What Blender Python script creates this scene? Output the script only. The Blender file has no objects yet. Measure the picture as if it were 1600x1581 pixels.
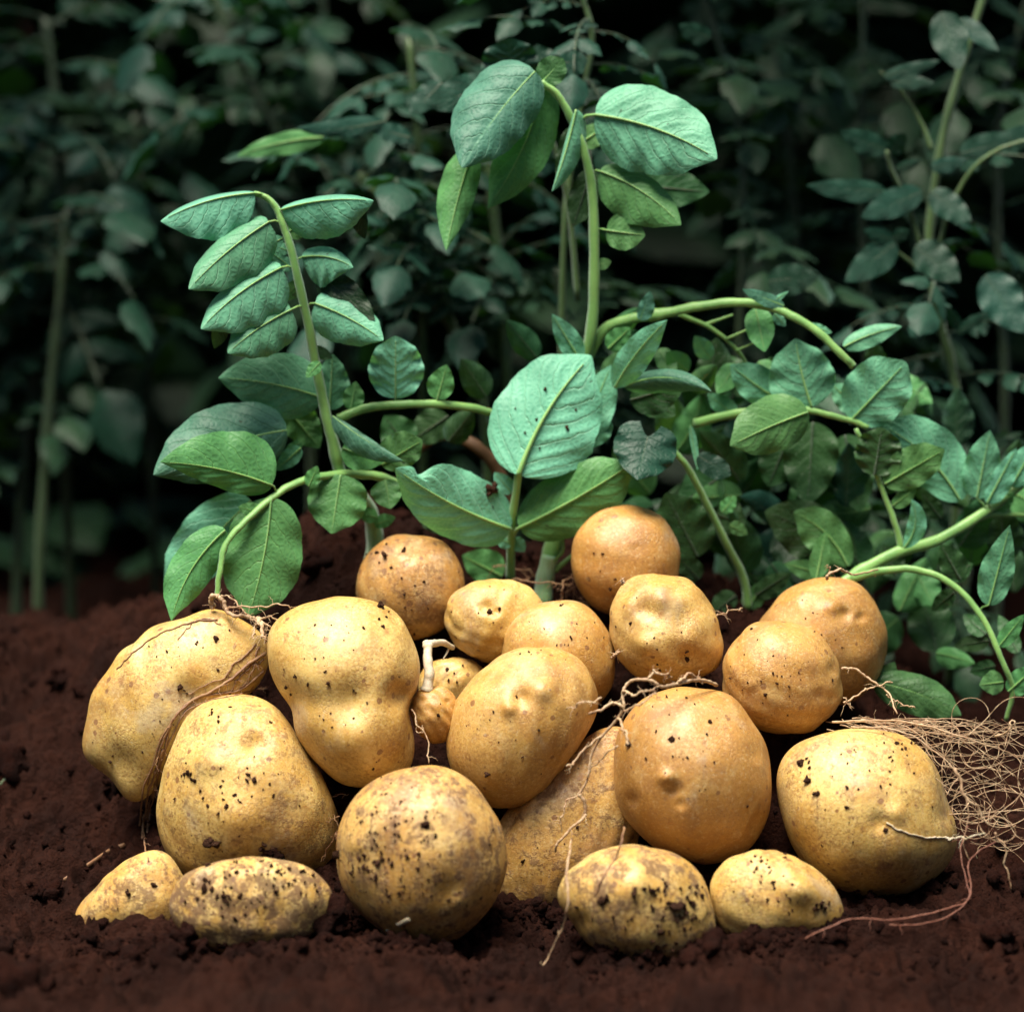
import bpy, bmesh, math, random
import numpy as np
from mathutils import Vector, Matrix
from mathutils.bvhtree import BVHTree

random.seed(7); rng = np.random.default_rng(7)
scene = bpy.context.scene
col = scene.collection

# ------------------------------------------------------------------ camera, sky, sun, exposure
D = 1.30; PITCH = math.radians(12.0); LENS = 36.0 * D / 0.53
FWD = np.array([0, math.cos(PITCH), -math.sin(PITCH)]); UP = np.array([0, math.sin(PITCH), math.cos(PITCH)])
RIGHT = np.array([1.0, 0, 0]); TARGET = np.array([0, 0, 0.218]); CAM = TARGET - FWD * D
cd = bpy.data.cameras.new('camera'); cam = bpy.data.objects.new('camera', cd); col.objects.link(cam)
cam.location = CAM; cam.rotation_euler = (math.pi / 2 - PITCH, 0, 0)
cd.lens = LENS; cd.sensor_width = 36; cd.clip_start = 0.05; cd.clip_end = 500
cd.dof.use_dof = True; cd.dof.focus_distance = D - 0.03; cd.dof.aperture_fstop = 4.2
scene.camera = cam
SUN_EL, SUN_AZ = 75.0, -42.0      # azimuth: degrees left(-) of straight behind the camera
w = bpy.data.worlds.new('World'); scene.world = w; w.use_nodes = True
nt = w.node_tree; nt.nodes.clear()
sky = nt.nodes.new('ShaderNodeTexSky'); sky.sky_type = 'NISHITA'; sky.sun_disc = False
sdir = np.array([math.sin(math.radians(SUN_AZ)) * math.cos(math.radians(SUN_EL)),
                 -math.cos(math.radians(SUN_AZ)) * math.cos(math.radians(SUN_EL)), math.sin(math.radians(SUN_EL))])
sky.sun_elevation = math.radians(SUN_EL); sky.sun_rotation = math.atan2(sdir[0], sdir[1])
sky.air_density = 1.2; sky.dust_density = 2.0
bg = nt.nodes.new('ShaderNodeBackground'); bg.inputs[1].default_value = 0.05
wo = nt.nodes.new('ShaderNodeOutputWorld'); nt.links.new(sky.outputs[0], bg.inputs[0]); nt.links.new(bg.outputs[0], wo.inputs[0])
ld = bpy.data.lights.new('sun', 'SUN'); ld.energy = 5.0; ld.angle = math.radians(34); ld.color = (1, 0.92, 0.79)
sun = bpy.data.objects.new('sun', ld); col.objects.link(sun)
sun.rotation_euler = Vector(-sdir).to_track_quat('-Z', 'Y').to_euler(); sun.location = (0, -1, 3)
scene.view_settings.view_transform = 'Standard'; scene.view_settings.look = 'None'
scene.view_settings.exposure = 1.0; scene.view_settings.gamma = 1.0
scene.cycles.max_bounces = 6; scene.cycles.transparent_max_bounces = 4; scene.cycles.transmission_bounces = 3
scene.cycles.use_denoising = True

# ------------------------------------------------------------------ picture <-> world
MPP = 0.53 / 1600.0
def W(px, py, y):
    """point seen at photo position px,py, y metres beyond the pile's plane"""
    px = np.asarray(px, float); py = np.asarray(py, float); y = np.asarray(y, float)
    d = D + y; ax = (px - 800) * MPP / D; ay = -(py - 790.5) * MPP / D
    return CAM + d[..., None] * (FWD + ax[..., None] * RIGHT + ay[..., None] * UP)
def ray(px, py):
    v = W(px, py, 0.0) - CAM; return Vector(CAM), Vector(v).normalized()

# ------------------------------------------------------------------ helpers
def link(name, me, parent=None, mats=(), **props):
    o = bpy.data.objects.new(name, me); col.objects.link(o)
    if me is not None:
        for m in mats:
            if m.name not in [x.name for x in me.materials if x]: me.materials.append(m)
    if parent is not None: o.parent = parent
    for k, v in props.items(): o[k] = v
    return o
def thing(name, label, cat, loc=(0, 0, 0), group=None):
    o = link(name, None, None); o.empty_display_size = 0.01; o.location = [float(c) for c in loc]
    o['label'] = label; o['category'] = cat
    if group: o['group'] = group
    return o
def mesh_np(name, V, F, smooth=True, uv=None, matidx=None):
    """V (n,3), F list of equal-size arrays"""
    me = bpy.data.meshes.new(name)
    V = np.asarray(V, np.float32)
    Fs = [np.asarray(f, np.int32) for f in F]
    loops = np.concatenate([f.ravel() for f in Fs]); sizes = np.concatenate([np.full(len(f), f.shape[1], np.int32) for f in Fs])
    me.vertices.add(len(V)); me.vertices.foreach_set('co', V.ravel())
    me.loops.add(len(loops)); me.loops.foreach_set('vertex_index', loops)
    me.polygons.add(len(sizes)); st = np.zeros(len(sizes), np.int32); st[1:] = np.cumsum(sizes)[:-1]
    me.polygons.foreach_set('loop_start', st)
    if matidx is not None: me.polygons.foreach_set('material_index', np.asarray(matidx, np.int32))
    me.polygons.foreach_set('use_smooth', np.full(len(sizes), smooth))
    me.update(calc_edges=True)
    if uv is not None:
        l = me.uv_layers.new(name='UVMap'); l.data.foreach_set('uv', np.asarray(uv, np.float32)[loops].ravel())
    me.validate(); return me
class Acc:
    """collects pieces into one mesh"""
    def __init__(s): s.V = []; s.F3 = []; s.F4 = []; s.UV = []; s.m3 = []; s.m4 = []; s.n = 0
    def add(s, V, F, uv=None, mat=0):
        V = np.asarray(V, float); F = np.asarray(F, int) + s.n
        s.V.append(V); s.UV.append(np.zeros((len(V), 2)) if uv is None else uv)
        if F.shape[1] == 4: s.F4.append(F); s.m4 += [mat] * len(F)
        else: s.F3.append(F); s.m3 += [mat] * len(F)
        s.n += len(V)
    def mesh(s, name, origin=None):
        V = np.concatenate(s.V)
        if origin is not None: V = V - np.asarray(origin, float)
        F = []; mi = []
        if s.F4: F.append(np.concatenate(s.F4)); mi += s.m4
        if s.F3: F.append(np.concatenate(s.F3)); mi += s.m3
        return mesh_np(name, V, F, uv=np.concatenate(s.UV), matidx=mi)
def catmull(P, n=8, closed=False):
    P = np.asarray(P, float); out = []
    N = len(P)
    if N == 2 and not closed: return P[0] + (P[1] - P[0]) * np.linspace(0, 1, n + 1)[:, None]
    for i in range(N if closed else N - 1):
        if closed: a, b, c, d = P[(i - 1) % N], P[i], P[(i + 1) % N], P[(i + 2) % N]
        else:
            b, c = P[i], P[i + 1]; a = P[i - 1] if i > 0 else 2 * b - c; d = P[i + 2] if i + 2 < N else 2 * c - b
        for t in np.arange(n) / n:
            out.append(0.5 * (2 * b + (c - a) * t + (2 * a - 5 * b + 4 * c - d) * t * t + (3 * b - a - 3 * c + d) * t ** 3))
    if not closed: out.append(P[-1])
    return np.array(out)
def tube(acc, P, R, sides=8, mat=0, ridge=0.0, flat=1.0):
    P = np.asarray(P, float); n = len(P); R = np.broadcast_to(np.asarray(R, float), (n,))
    T = np.gradient(P, axis=0); T /= np.linalg.norm(T, axis=1)[:, None] + 1e-12
    a = np.cross(T[0], [0.13, 0.9, 0.3]); a /= np.linalg.norm(a)
    ang = np.linspace(0, 2 * np.pi, sides, endpoint=False); V = []; uv = []
    ln = np.concatenate([[0], np.cumsum(np.linalg.norm(np.diff(P, axis=0), axis=1))])
    for i in range(n):
        a = a - T[i] * a.dot(T[i]); a /= np.linalg.norm(a) + 1e-12; b = np.cross(T[i], a)
        rr = R[i] * (1 + ridge * np.cos(3 * ang))
        V.append(P[i] + np.outer(np.cos(ang) * rr, a) + np.outer(np.sin(ang) * rr * flat, b))
        uv.append(np.stack([np.full(sides, ln[i]), ang], 1))
    V.append(P[:1]); V.append(P[-1:]); uv.append(np.zeros((2, 2)))
    V = np.concatenate(V); uv = np.concatenate(uv)
    i = np.arange(n - 1)[:, None]; j = np.arange(sides)[None]; jn = (j + 1) % sides
    F = np.stack([i * sides + j, i * sides + jn, (i + 1) * sides + jn, (i + 1) * sides + j], -1).reshape(-1, 4)
    n0 = acc.n; acc.add(V, F, uv, mat)
    j = np.arange(sides); jn = (j + 1) % sides; e = n * sides
    c1 = np.stack([np.full(sides, e), jn, j], 1); c2 = np.stack([np.full(sides, e + 1), (n - 1) * sides + j, (n - 1) * sides + jn], 1)
    acc.F3.append(np.concatenate([c1, c2]) + n0); acc.m3 += [mat] * (2 * sides)
_ico = {}
def ico(level):
    if level not in _ico:
        bm = bmesh.new(); bmesh.ops.create_icosphere(bm, subdivisions=level, radius=1)
        V = np.array([v.co[:] for v in bm.verts]); F = np.array([[v.index for v in f.verts] for f in bm.faces]); bm.free()
        _ico[level] = (V, F)
    return _ico[level]
def vnoise2(x, y, seed=0):
    xi = np.floor(x).astype(np.int64); yi = np.floor(y).astype(np.int64); fx = x - xi; fy = y - yi
    fx = fx * fx * fx * (fx * (fx * 6 - 15) + 10); fy = fy * fy * fy * (fy * (fy * 6 - 15) + 10)
    def h(a, b):
        v = (a * 374761393 + b * 668265263 + seed * 1442695041) & 0xffffffff
        v = ((v ^ (v >> 13)) * 1274126177) & 0xffffffff; v = v ^ (v >> 16)
        return (v & 0xffff) / 32767.5 - 1
    return (h(xi, yi) * (1 - fx) + h(xi + 1, yi) * fx) * (1 - fy) + (h(xi, yi + 1) * (1 - fx) + h(xi + 1, yi + 1) * fx) * fy

# ------------------------------------------------------------------ materials
class NT:
    def __init__(s, name):
        s.m = bpy.data.materials.new(name); s.m.use_nodes = True; s.t = s.m.node_tree; s.t.nodes.clear()
        s.out = s.n('ShaderNodeOutputMaterial')
    def n(s, typ, **kw):
        nd = s.t.nodes.new(typ)
        for k, v in kw.items(): setattr(nd, k, v)
        return nd
    def l(s, a, b): s.t.links.new(a, b)
    def setin(s, sock, v):
        if isinstance(v, bpy.types.NodeSocket): s.l(v, sock)
        elif isinstance(v, (tuple, list)) and len(v) == 3 and sock.type == 'RGBA': sock.default_value = (*v, 1)
        else: sock.default_value = v
    def math(s, op, a, b=0.0, c=None, clamp=False):
        nd = s.n('ShaderNodeMath', operation=op, use_clamp=clamp); s.setin(nd.inputs[0], a); s.setin(nd.inputs[1], b)
        if c is not None: s.setin(nd.inputs[2], c)
        return nd.outputs[0]
    def ramp(s, v, lo, hi, a=0.0, b=1.0):
        nd = s.n('ShaderNodeMapRange', interpolation_type='SMOOTHSTEP'); s.setin(nd.inputs[0], v)
        for i, x in enumerate((lo, hi, a, b)): s.setin(nd.inputs[i + 1], x)
        return nd.outputs[0]
    def mix(s, f, a, b, blend='MIX'):
        nd = s.n('ShaderNodeMix', data_type='RGBA', blend_type=blend); s.setin(nd.inputs[0], f)
        s.setin(nd.inputs[6], a); s.setin(nd.inputs[7], b); return nd.outputs[2]
    def noise(s, vec, scale, detail=3.0, rough=0.5, w=None, dist=0.0):
        nd = s.n('ShaderNodeTexNoise', noise_dimensions='4D' if w is not None else '3D')
        if vec is not None: s.l(vec, nd.inputs['Vector'])
        nd.inputs['Scale'].default_value = scale; nd.inputs['Detail'].default_value = detail; nd.inputs['Roughness'].default_value = rough
        nd.inputs['Distortion'].default_value = dist
        if w is not None: s.setin(nd.inputs['W'], w)
        return nd.outputs[0]
    def voro(s, vec, scale, w=None, feature='F1', rand=1.0):
        nd = s.n('ShaderNodeTexVoronoi', voronoi_dimensions='4D' if w is not None else '3D', feature=feature)
        s.l(vec, nd.inputs['Vector']); nd.inputs['Scale'].default_value = scale
        if w is not None: s.setin(nd.inputs['W'], w)
        nd.inputs['Randomness'].default_value = rand
        return nd
    def bump(s, h, strength, dist, normal=None):
        nd = s.n('ShaderNodeBump'); nd.inputs['Strength'].default_value = strength; nd.inputs['Distance'].default_value = dist
        s.l(h, nd.inputs['Height'])
        if normal is not None: s.l(normal, nd.inputs['Normal'])
        return nd.outputs[0]
    def bsdf(s, color, rough=0.5, normal=None, **kw):
        nd = s.n('ShaderNodeBsdfPrincipled'); s.setin(nd.inputs['Base Color'], color); s.setin(nd.inputs['Roughness'], rough)
        if normal is not None: s.l(normal, nd.inputs['Normal'])
        for k, v in kw.items(): s.setin(nd.inputs[k.replace('_', ' ')], v)
        return nd.outputs[0]

def mat_potato():
    t = NT('potato_skin'); tc = t.n('ShaderNodeTexCoord').outputs['Object']; rnd = t.n('ShaderNodeObjectInfo').outputs['Random']
    wv = t.math('MULTIPLY', rnd, 37.0)
    off = t.n('ShaderNodeVectorMath', operation='ADD'); t.l(tc, off.inputs[0])
    cb = t.n('ShaderNodeCombineXYZ'); t.l(t.math('MULTIPLY', rnd, 1.7), cb.inputs[0]); t.l(t.math('MULTIPLY', rnd, 5.1), cb.inputs[2]); t.l(cb.outputs[0], off.inputs[1])
    v = off.outputs[0]
    def attr(n):
        a = t.n('ShaderNodeAttribute', attribute_type='OBJECT', attribute_name=n); return a.outputs['Fac']
    dirt = attr('dirt'); russet = attr('russet')
    big = t.noise(v, 28, 3, 0.55, dist=0.4); mid = t.noise(v, 110, 5, 0.6); fine = t.noise(v, 900, 4, 0.65)
    c = t.mix(t.ramp(big, 0.42, 0.58), (0.67, 0.480, 0.145), (0.57, 0.345, 0.072))
    c = t.mix(t.ramp(russet, 0.05, 0.9, 0, .85), c, (0.46, 0.205, 0.032))
    c = t.mix(t.ramp(t.noise(v, 45, 2, 0.5, dist=1.0), 0.5, 0.72, 0, 0.35), c, (0.66, 0.53, 0.24))
    c = t.mix(t.math('MULTIPLY', russet, t.ramp(mid, 0.42, 0.68, 0.1, 0.6)), c, (0.34, 0.15, 0.03))
    c = t.mix(t.math('MULTIPLY', t.ramp(fine, 0.5, 0.72), 0.42), c, (0.30, 0.15, 0.05))
    # russet net of fine cracks
    ve = t.voro(v, 420, feature='DISTANCE_TO_EDGE'); netm = t.math('MULTIPLY', t.ramp(ve.outputs['Distance'], 0.0, 0.12, 1, 0), t.ramp(t.noise(v, 60, 3, .6), 0.48, 0.65, 0, 0.4))
    c = t.mix(netm, c, (0.27, 0.13, 0.045))
    # brown blotches, scars
    bl = t.ramp(t.noise(v, 75, 6, 0.7, dist=0.8), 0.60, 0.70, 0, 0.75)
    c = t.mix(bl, c, (0.27, 0.115, 0.035))
    gr = t.noise(v, 2200, 2, .7); c = t.mix(t.ramp(gr, .52, .75, 0, .38), c, (0.24, 0.115, 0.04)); c = t.mix(t.ramp(gr, .46, .28, 0, .25), c, (0.80, 0.68, 0.42))
    c = t.mix(t.ramp(t.noise(v, 33, 4, .65, dist=1.5), .60, .72, 0, .45), c, (0.30, 0.15, 0.06))
    # lenticels: small brown spots
    vo = t.voro(v, 150); rr = t.n('ShaderNodeSeparateColor'); t.l(vo.outputs['Color'], rr.inputs[0])
    spot = t.math('LESS_THAN', t.math('ADD', vo.outputs['Distance'], t.math('MULTIPLY', t.math('SUBTRACT', fine, .5), .25)), t.math('MULTIPLY', t.math('POWER', rr.outputs[0], 2.4), 0.27))
    c = t.mix(t.math('MULTIPLY', spot, 0.9), c, (0.22, 0.10, 0.035))
    v9 = t.voro(v, 95); r9 = t.n('ShaderNodeSeparateColor'); t.l(v9.outputs['Color'], r9.inputs[0])
    s9 = t.math('MULTIPLY', t.ramp(t.math('ADD', v9.outputs['Distance'], t.math('MULTIPLY', t.math('SUBTRACT', mid, .5), .35)), 0.05, 0.24, 1, 0), t.ramp(r9.outputs[2], .35, .9))
    c = t.mix(t.math('MULTIPLY', s9, 0.62), c, (0.33, 0.135, 0.035))
    c = t.mix(t.ramp(t.noise(v, 24, 4, .65, w=9.0, dist=.8), .56, .68, 0, .45), c, (0.40, 0.33, 0.24))
    sa = t.voro(v, 620); sm = t.math('MULTIPLY', t.ramp(sa.outputs['Distance'], .12, .30, 1, 0), t.ramp(t.noise(v, 48, 4, .65), .44, .60, 0, .75))
    c = t.mix(sm, c, (0.25, 0.11, 0.035))
    c = t.mix(t.math('MULTIPLY', t.ramp(t.noise(v, 40, 5, .7, w=3.0), .50, .64), t.ramp(dirt, 0, .7, .28, .6)), c, (0.20, 0.105, 0.055))
    g1 = t.noise(v, 520, 5, .72); g2 = t.noise(v, 52, 4, .6, w=5.0)
    c = t.mix(t.math('MULTIPLY', t.ramp(g1, .46, .60), t.ramp(g2, .40, .64, .10, .62)), c, (0.30, 0.145, 0.040))
    c = t.mix(t.ramp(g1, .46, .34, 0, .30), c, (0.72, 0.62, 0.38))
    c = t.mix(t.ramp(t.noise(v, 300, 4, .7, w=2.0), .60, .68, 0, .7), c, (0.24, 0.11, 0.04))
    # clinging soil: specks and smears in a shape of their own
    vd = t.voro(v, 330); r2 = t.n('ShaderNodeSeparateColor'); t.l(vd.outputs['Color'], r2.inputs[0])
    dm = t.noise(v, 38, 3, 0.6)
    lim = t.math('MULTIPLY', t.math('MULTIPLY', dirt, t.ramp(dm, 0.40, 0.68)), t.math('MULTIPLY', r2.outputs[1], 0.40))
    sp2 = t.math('LESS_THAN', t.math('ADD', vd.outputs['Distance'], t.math('MULTIPLY', t.math('SUBTRACT', fine, .5), .5)), lim)
    smear = t.math('MULTIPLY', t.ramp(t.math('ADD', t.noise(v, 130, 6, 0.75), t.math('MULTIPLY', dirt, 0.16)), 0.585, 0.70), t.ramp(dirt, 0.1, 0.7, 0, .85))
    soilm = t.math('MAXIMUM', sp2, smear, clamp=True)
    c = t.mix(t.math('MULTIPLY', soilm, 0.92), c, t.mix(fine, (0.075, 0.034, 0.018), (0.15, 0.08, 0.042)))
    h = t.math('ADD', t.math('ADD', t.math('MULTIPLY', fine, 0.4), t.math('MULTIPLY', g1, 0.55)), t.math('MULTIPLY', t.noise(v, 300, 4, .6), 0.35)); h = t.math('ADD', h, t.math('MULTIPLY', soilm, 0.8))
    h = t.math('SUBTRACT', h, t.math('MULTIPLY', netm, 0.8))
    nrm = t.bump(h, 0.42, 0.0010, t.bump(t.noise(v, 60, 2, .5), 0.12, 0.003))
    rg = t.math('ADD', t.ramp(mid, 0.3, 0.7, 0.42, 0.62), t.math('MULTIPLY', soilm, 0.4))
    s = t.bsdf(c, rg, nrm, Subsurface_Weight=0.14, Subsurface_Scale=0.004, Specular_IOR_Level=0.6, Coat_Weight=0.12, Coat_Roughness=0.38)
    s.node.inputs['Subsurface Radius'].default_value = (1.0, 0.45, 0.15)
    t.l(s, t.out.inputs[0]); return t.m

def mat_leaf(name, top, under, vein, trans=0.25, rough=0.5, bumps=1.0, nv=6.5, sheen=0.35):
    t = NT(name); geo = t.n('ShaderNodeNewGeometry'); tc = t.n('ShaderNodeTexCoord'); rnd = t.n('ShaderNodeObjectInfo').outputs['Random']
    sx = t.n('ShaderNodeSeparateXYZ'); t.l(tc.outputs['UV'], sx.inputs[0]); u, vv = sx.outputs[0], sx.outputs[1]
    av = t.math('ABSOLUTE', vv); side = t.math('MULTIPLY', t.math('SIGN', vv), 0.22)
    ph = t.math('ADD', t.math('MULTIPLY', nv, t.math('SUBTRACT', u, t.math('MULTIPLY', t.math('POWER', av, 1.25), 0.36))), side)
    ph = t.math('ADD', ph, t.math('MULTIPLY', t.noise(tc.outputs['UV'], 5, 2), 0.5))
    dv = t.math('ABSOLUTE', t.math('SUBTRACT', t.math('FRACT', ph), 0.5))
    lat = t.math('MULTIPLY', t.ramp(dv, 0.0, 0.07, 1, 0), t.ramp(av, 0.75, 1.0, 1, 0.15))
    midr = t.ramp(av, 0.015, 0.05, 1, 0)
    ve = t.voro(tc.outputs['Object'], 330, feature='DISTANCE_TO_EDGE'); net = t.ramp(ve.outputs['Distance'], 0.0, 0.11, 1, 0)
    veins = t.math('MAXIMUM', t.math('MAXIMUM', lat, midr), t.math('MULTIPLY', net, 0.42), clamp=True)
    n1 = t.noise(tc.outputs['Object'], 60, 3, .55); n2 = t.noise(tc.outputs['Object'], 700, 3, .6)
    ct = t.mix(t.ramp(n1, .35, .68), top, tuple(x * 0.72 for x in top)); cu = t.mix(t.ramp(n1, .35, .68), under, tuple(x * 0.78 for x in under))
    c = t.mix(geo.outputs['Backfacing'], ct, cu)
    c = t.mix(t.math('MULTIPLY', veins, t.math('ADD', 0.22, t.math('MULTIPLY', geo.outputs['Backfacing'], 0.22))), c, vein)
    c = t.mix(t.math('MULTIPLY', t.ramp(n2, .5, .8), .25), c, tuple(x * 0.5 for x in top))
    # per-leaf tone and a few blemishes
    hs = t.n('ShaderNodeHueSaturation'); t.l(c, hs.inputs['Color']); t.l(t.math('ADD', 0.485, t.math('MULTIPLY', rnd, 0.03)), hs.inputs['Hue'])
    t.l(t.math('ADD', 0.8, t.math('MULTIPLY', rnd, 0.4)), hs.inputs['Value']); hs.inputs['Saturation'].default_value = 1.0; c = hs.outputs[0]
    bl = t.ramp(t.noise(tc.outputs['Object'], 110, 4, .6), 0.695, 0.73, 0, 0.85); c = t.mix(bl, c, (0.035, 0.03, 0.012))
    h = t.math('ADD', t.math('MULTIPLY', t.math('ADD', t.math('MULTIPLY', lat, 1.4), t.math('MULTIPLY', t.ramp(ve.outputs['Distance'], 0.0, 0.42, 1, 0), .32)), t.math('SUBTRACT', t.math('MULTIPLY', geo.outputs['Backfacing'], 2.0), 1.0)), t.math('MULTIPLY', n2, .12))
    nrm = t.bump(h, 0.5 * bumps, 0.0009)
    a = t.bsdf(c, rough, nrm, Specular_IOR_Level=0.34, Sheen_Weight=sheen, Sheen_Roughness=0.4, Sheen_Tint=(0.55, 1.0, 0.9))
    b = t.n('ShaderNodeBsdfTranslucent'); t.l(t.mix(1.0, c, (0.9, 1.0, 0.35), 'MULTIPLY'), b.inputs[0]); t.l(nrm, b.inputs['Normal'])
    mx = t.n('ShaderNodeMixShader'); mx.inputs[0].default_value = trans; t.l(a, mx.inputs[1]); t.l(b.outputs[0], mx.inputs[2])
    t.l(mx.outputs[0], t.out.inputs[0]); return t.m

def mat_stem(name, c1, c2, sub=0.15):
    t = NT(name); tc = t.n('ShaderNodeTexCoord').outputs['Object']
    mp = t.n('ShaderNodeMapping'); t.l(tc, mp.inputs[0]); mp.inputs['Scale'].default_value = (1, 1, 0.25)
    n = t.noise(mp.outputs[0], 90, 4, .6); f = t.noise(tc, 1200, 3, .6)
    c = t.mix(t.ramp(n, .35, .68), c1, c2)
    c = t.mix(t.ramp(f, .55, .8, 0, .4), c, tuple(x * .5 for x in c1))
    nrm = t.bump(t.math('ADD', f, t.math('MULTIPLY', n, 1.0)), 0.4, 0.0006)
    s = t.bsdf(c, 0.42, nrm, Subsurface_Weight=sub, Subsurface_Scale=0.004, Sheen_Weight=0.35, Sheen_Tint=(.8, 1, .95))
    t.l(s, t.out.inputs[0]); return t.m
def mat_soil(name, a, b, rough=0.85, scale=1.0):
    t = NT(name); tc = t.n('ShaderNodeTexCoord').outputs['Object']
    n1 = t.noise(tc, 22 * scale, 5, .6); n2 = t.noise(tc, 420 * scale, 5, .7); n3 = t.noise(tc, 90 * scale, 4, .6)
    c = t.mix(t.ramp(n1, .35, .66), a, b); c = t.mix(t.ramp(n2, .4, .7, 0, .7), c, tuple(x * .45 for x in a))
    c = t.mix(t.ramp(n3, .58, .75, 0, .35), c, (0.048, 0.0150, 0.0095))
    nrm = t.bump(n2, 1.0, 0.004, t.bump(n3, 0.8, 0.006))
    s = t.bsdf(c, t.ramp(n3, .35, .65, rough, rough - .12), nrm, Specular_IOR_Level=0.10)
    t.l(s, t.out.inputs[0]); return t.m
def mat_root(name, a, b):
    t = NT(name); tc = t.n('ShaderNodeTexCoord').outputs['Object']; n = t.noise(tc, 120, 4, .6); f = t.noise(tc, 1500, 3, .6)
    c = t.mix(t.ramp(n, .35, .68), a, b); c = t.mix(t.ramp(f, .55, .75, 0, .5), c, (0.1, .05, .03))
    t.l(t.bsdf(c, .6, t.bump(f, .5, .0005), Subsurface_Weight=.1, Subsurface_Scale=.001), t.out.inputs[0]); return t.m

M_POT = mat_potato()
M_LEAF = mat_leaf('leaf_pale', (0.080, 0.245, 0.165), (0.165, 0.500, 0.300), (0.38, 0.76, 0.48), 0.33, sheen=.5)
M_LEAFG = mat_leaf('leaf_green', (0.055, 0.180, 0.055), (0.110, 0.330, 0.105), (0.21, 0.46, 0.13), 0.36)
M_LEAFB = mat_leaf('leaf_dusky', (0.012, 0.062, 0.038), (0.026, 0.105, 0.032), (0.05, 0.15, 0.08), 0.24, 0.50, 1.0, sheen=.06)  # leaf copy darkened for background shade; also used for naturally dark leaves
M_LEAFD = mat_leaf('leaf_shaded', (0.014, 0.054, 0.020), (0.030, 0.098, 0.026), (0.07, 0.16, 0.05), 0.25, 0.48, 1.0)  # leaf copy with shade painted into its green
M_STEM = mat_stem('stem_green', (0.20, 0.40, 0.10), (0.13, 0.30, 0.07))
M_STEMP = mat_stem('stem_pale', (0.42, 0.62, 0.36), (0.25, 0.46, 0.20), .3)
M_STEMD = mat_stem('stem_dark', (0.030, 0.060, 0.014), (0.018, 0.036, 0.010))  # stem copy with background shade put into its colour
M_SOIL = mat_soil('soil', (0.035, 0.0108, 0.0060), (0.015, 0.0045, 0.0027), .95)
M_CLOD = mat_soil('soil_clod', (0.031, 0.0080, 0.0043), (0.014, 0.0036, 0.0022), .95, 1.6)
M_CRUMB = mat_soil('soil_crumb', (0.11, 0.052, 0.030), (0.055, 0.024, 0.015), .9, 2.0)
M_ROOT = mat_root('root_skin', (0.52, 0.38, 0.23), (0.33, 0.20, 0.11))
M_ROOTB = mat_root('root_brown', (0.20, 0.10, 0.05), (0.30, 0.17, 0.08))
M_DRY = mat_root('withered_stem', (0.075, 0.036, 0.014), (0.11, 0.055, 0.022))
M_ROOTR = mat_root('root_red', (0.16, 0.055, 0.033), (0.22, 0.09, 0.055))
M_WHITE = mat_root('pale_fibre', (0.66, 0.58, 0.44), (0.42, 0.36, 0.22))

# ------------------------------------------------------------------ ground
COLS = {
 -500: [(-.6, 1900), (-.25, 1640), (-.1, 1500), (0, 1370), (.1, 1240), (.2, 1110), (.30, 1020), (.42, 1030)],
 -60: [(-.6, 1900), (-.25, 1635), (-.1, 1480), (0, 1330), (.08, 1210), (.16, 1080), (.24, 1000), (.36, 1010)],
 150: [(-.6, 1900), (-.25, 1630), (-.1, 1475), (-.03, 1400), (.04, 1230), (.10, 1065), (.17, 935), (.30, 975)],
 320: [(-.6, 1900), (-.25, 1630), (-.1, 1478), (-.06, 1445), (.0, 1290), (.05, 1110), (.09, 990), (.15, 865), (.28, 900)],
 520: [(-.6, 1900), (-.25, 1630), (-.1, 1480), (-.06, 1440), (-.02, 1300), (.02, 1140), (.06, 1000), (.10, 880), (.14, 785), (.26, 830)],
 760: [(-.6, 1900), (-.25, 1630), (-.1, 1478), (-.06, 1440), (-.02, 1400), (.02, 1150), (.06, 1020), (.09, 930), (.13, 860), (.26, 900)],
 1000: [(-.6, 1900), (-.25, 1635), (-.1, 1492), (-.06, 1450), (-.02, 1390), (.02, 1150), (.06, 1010), (.10, 930), (.14, 880), (.26, 920)],
 1230: [(-.6, 1900), (-.25, 1635), (-.1, 1485), (-.05, 1430), (0, 1280), (.04, 1130), (.08, 1010), (.12, 960), (.17, 930), (.28, 960)],
 1440: [(-.6, 1900), (-.25, 1635), (-.1, 1480), (-.04, 1415), (.02, 1300), (.06, 1190), (.11, 1110), (.17, 1060), (.24, 1020), (.34, 1020)],
 1640: [(-.6, 1900), (-.25, 1635), (-.1, 1480), (0, 1340), (.08, 1220), (.16, 1120), (.24, 1050), (.34, 1040)],
 2100: [(-.6, 1900), (-.25, 1640), (-.1, 1490), (0, 1370), (.1, 1250), (.2, 1150), (.30, 1080), (.42, 1070)],
}
_cx, _prof = [], []
for px, pr in COLS.items():
    P = W(np.full(len(pr), px), np.array([p[1] for p in pr]), np.array([p[0] for p in pr]))
    ys = np.concatenate([P[:, 1], [P[-1, 1] + .25, P[-1, 1] + .6, 40]]); zs = np.concatenate([P[:, 2], [P[-1, 2] - .05, -.03, -.03]])
    o = np.argsort(ys); ys = ys[o]; zs = zs[o]
    ys = np.concatenate([[-40, ys[0] - .4], ys]); zs = np.concatenate([[zs[0] - .02, zs[0] - .02], zs])
    _cx.append((px - 800) * MPP); _prof.append((ys, zs))
_gy = np.linspace(-1.2, 2.0, 641); _tab = np.array([np.interp(_gy, ys, zs) for ys, zs in _prof])
k = np.exp(-0.5 * (np.arange(-8, 9) / 2.6) ** 2); k /= k.sum()
_tab = np.array([np.convolve(np.pad(r, 8, mode='edge'), k, 'valid') for r in _tab])
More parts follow.
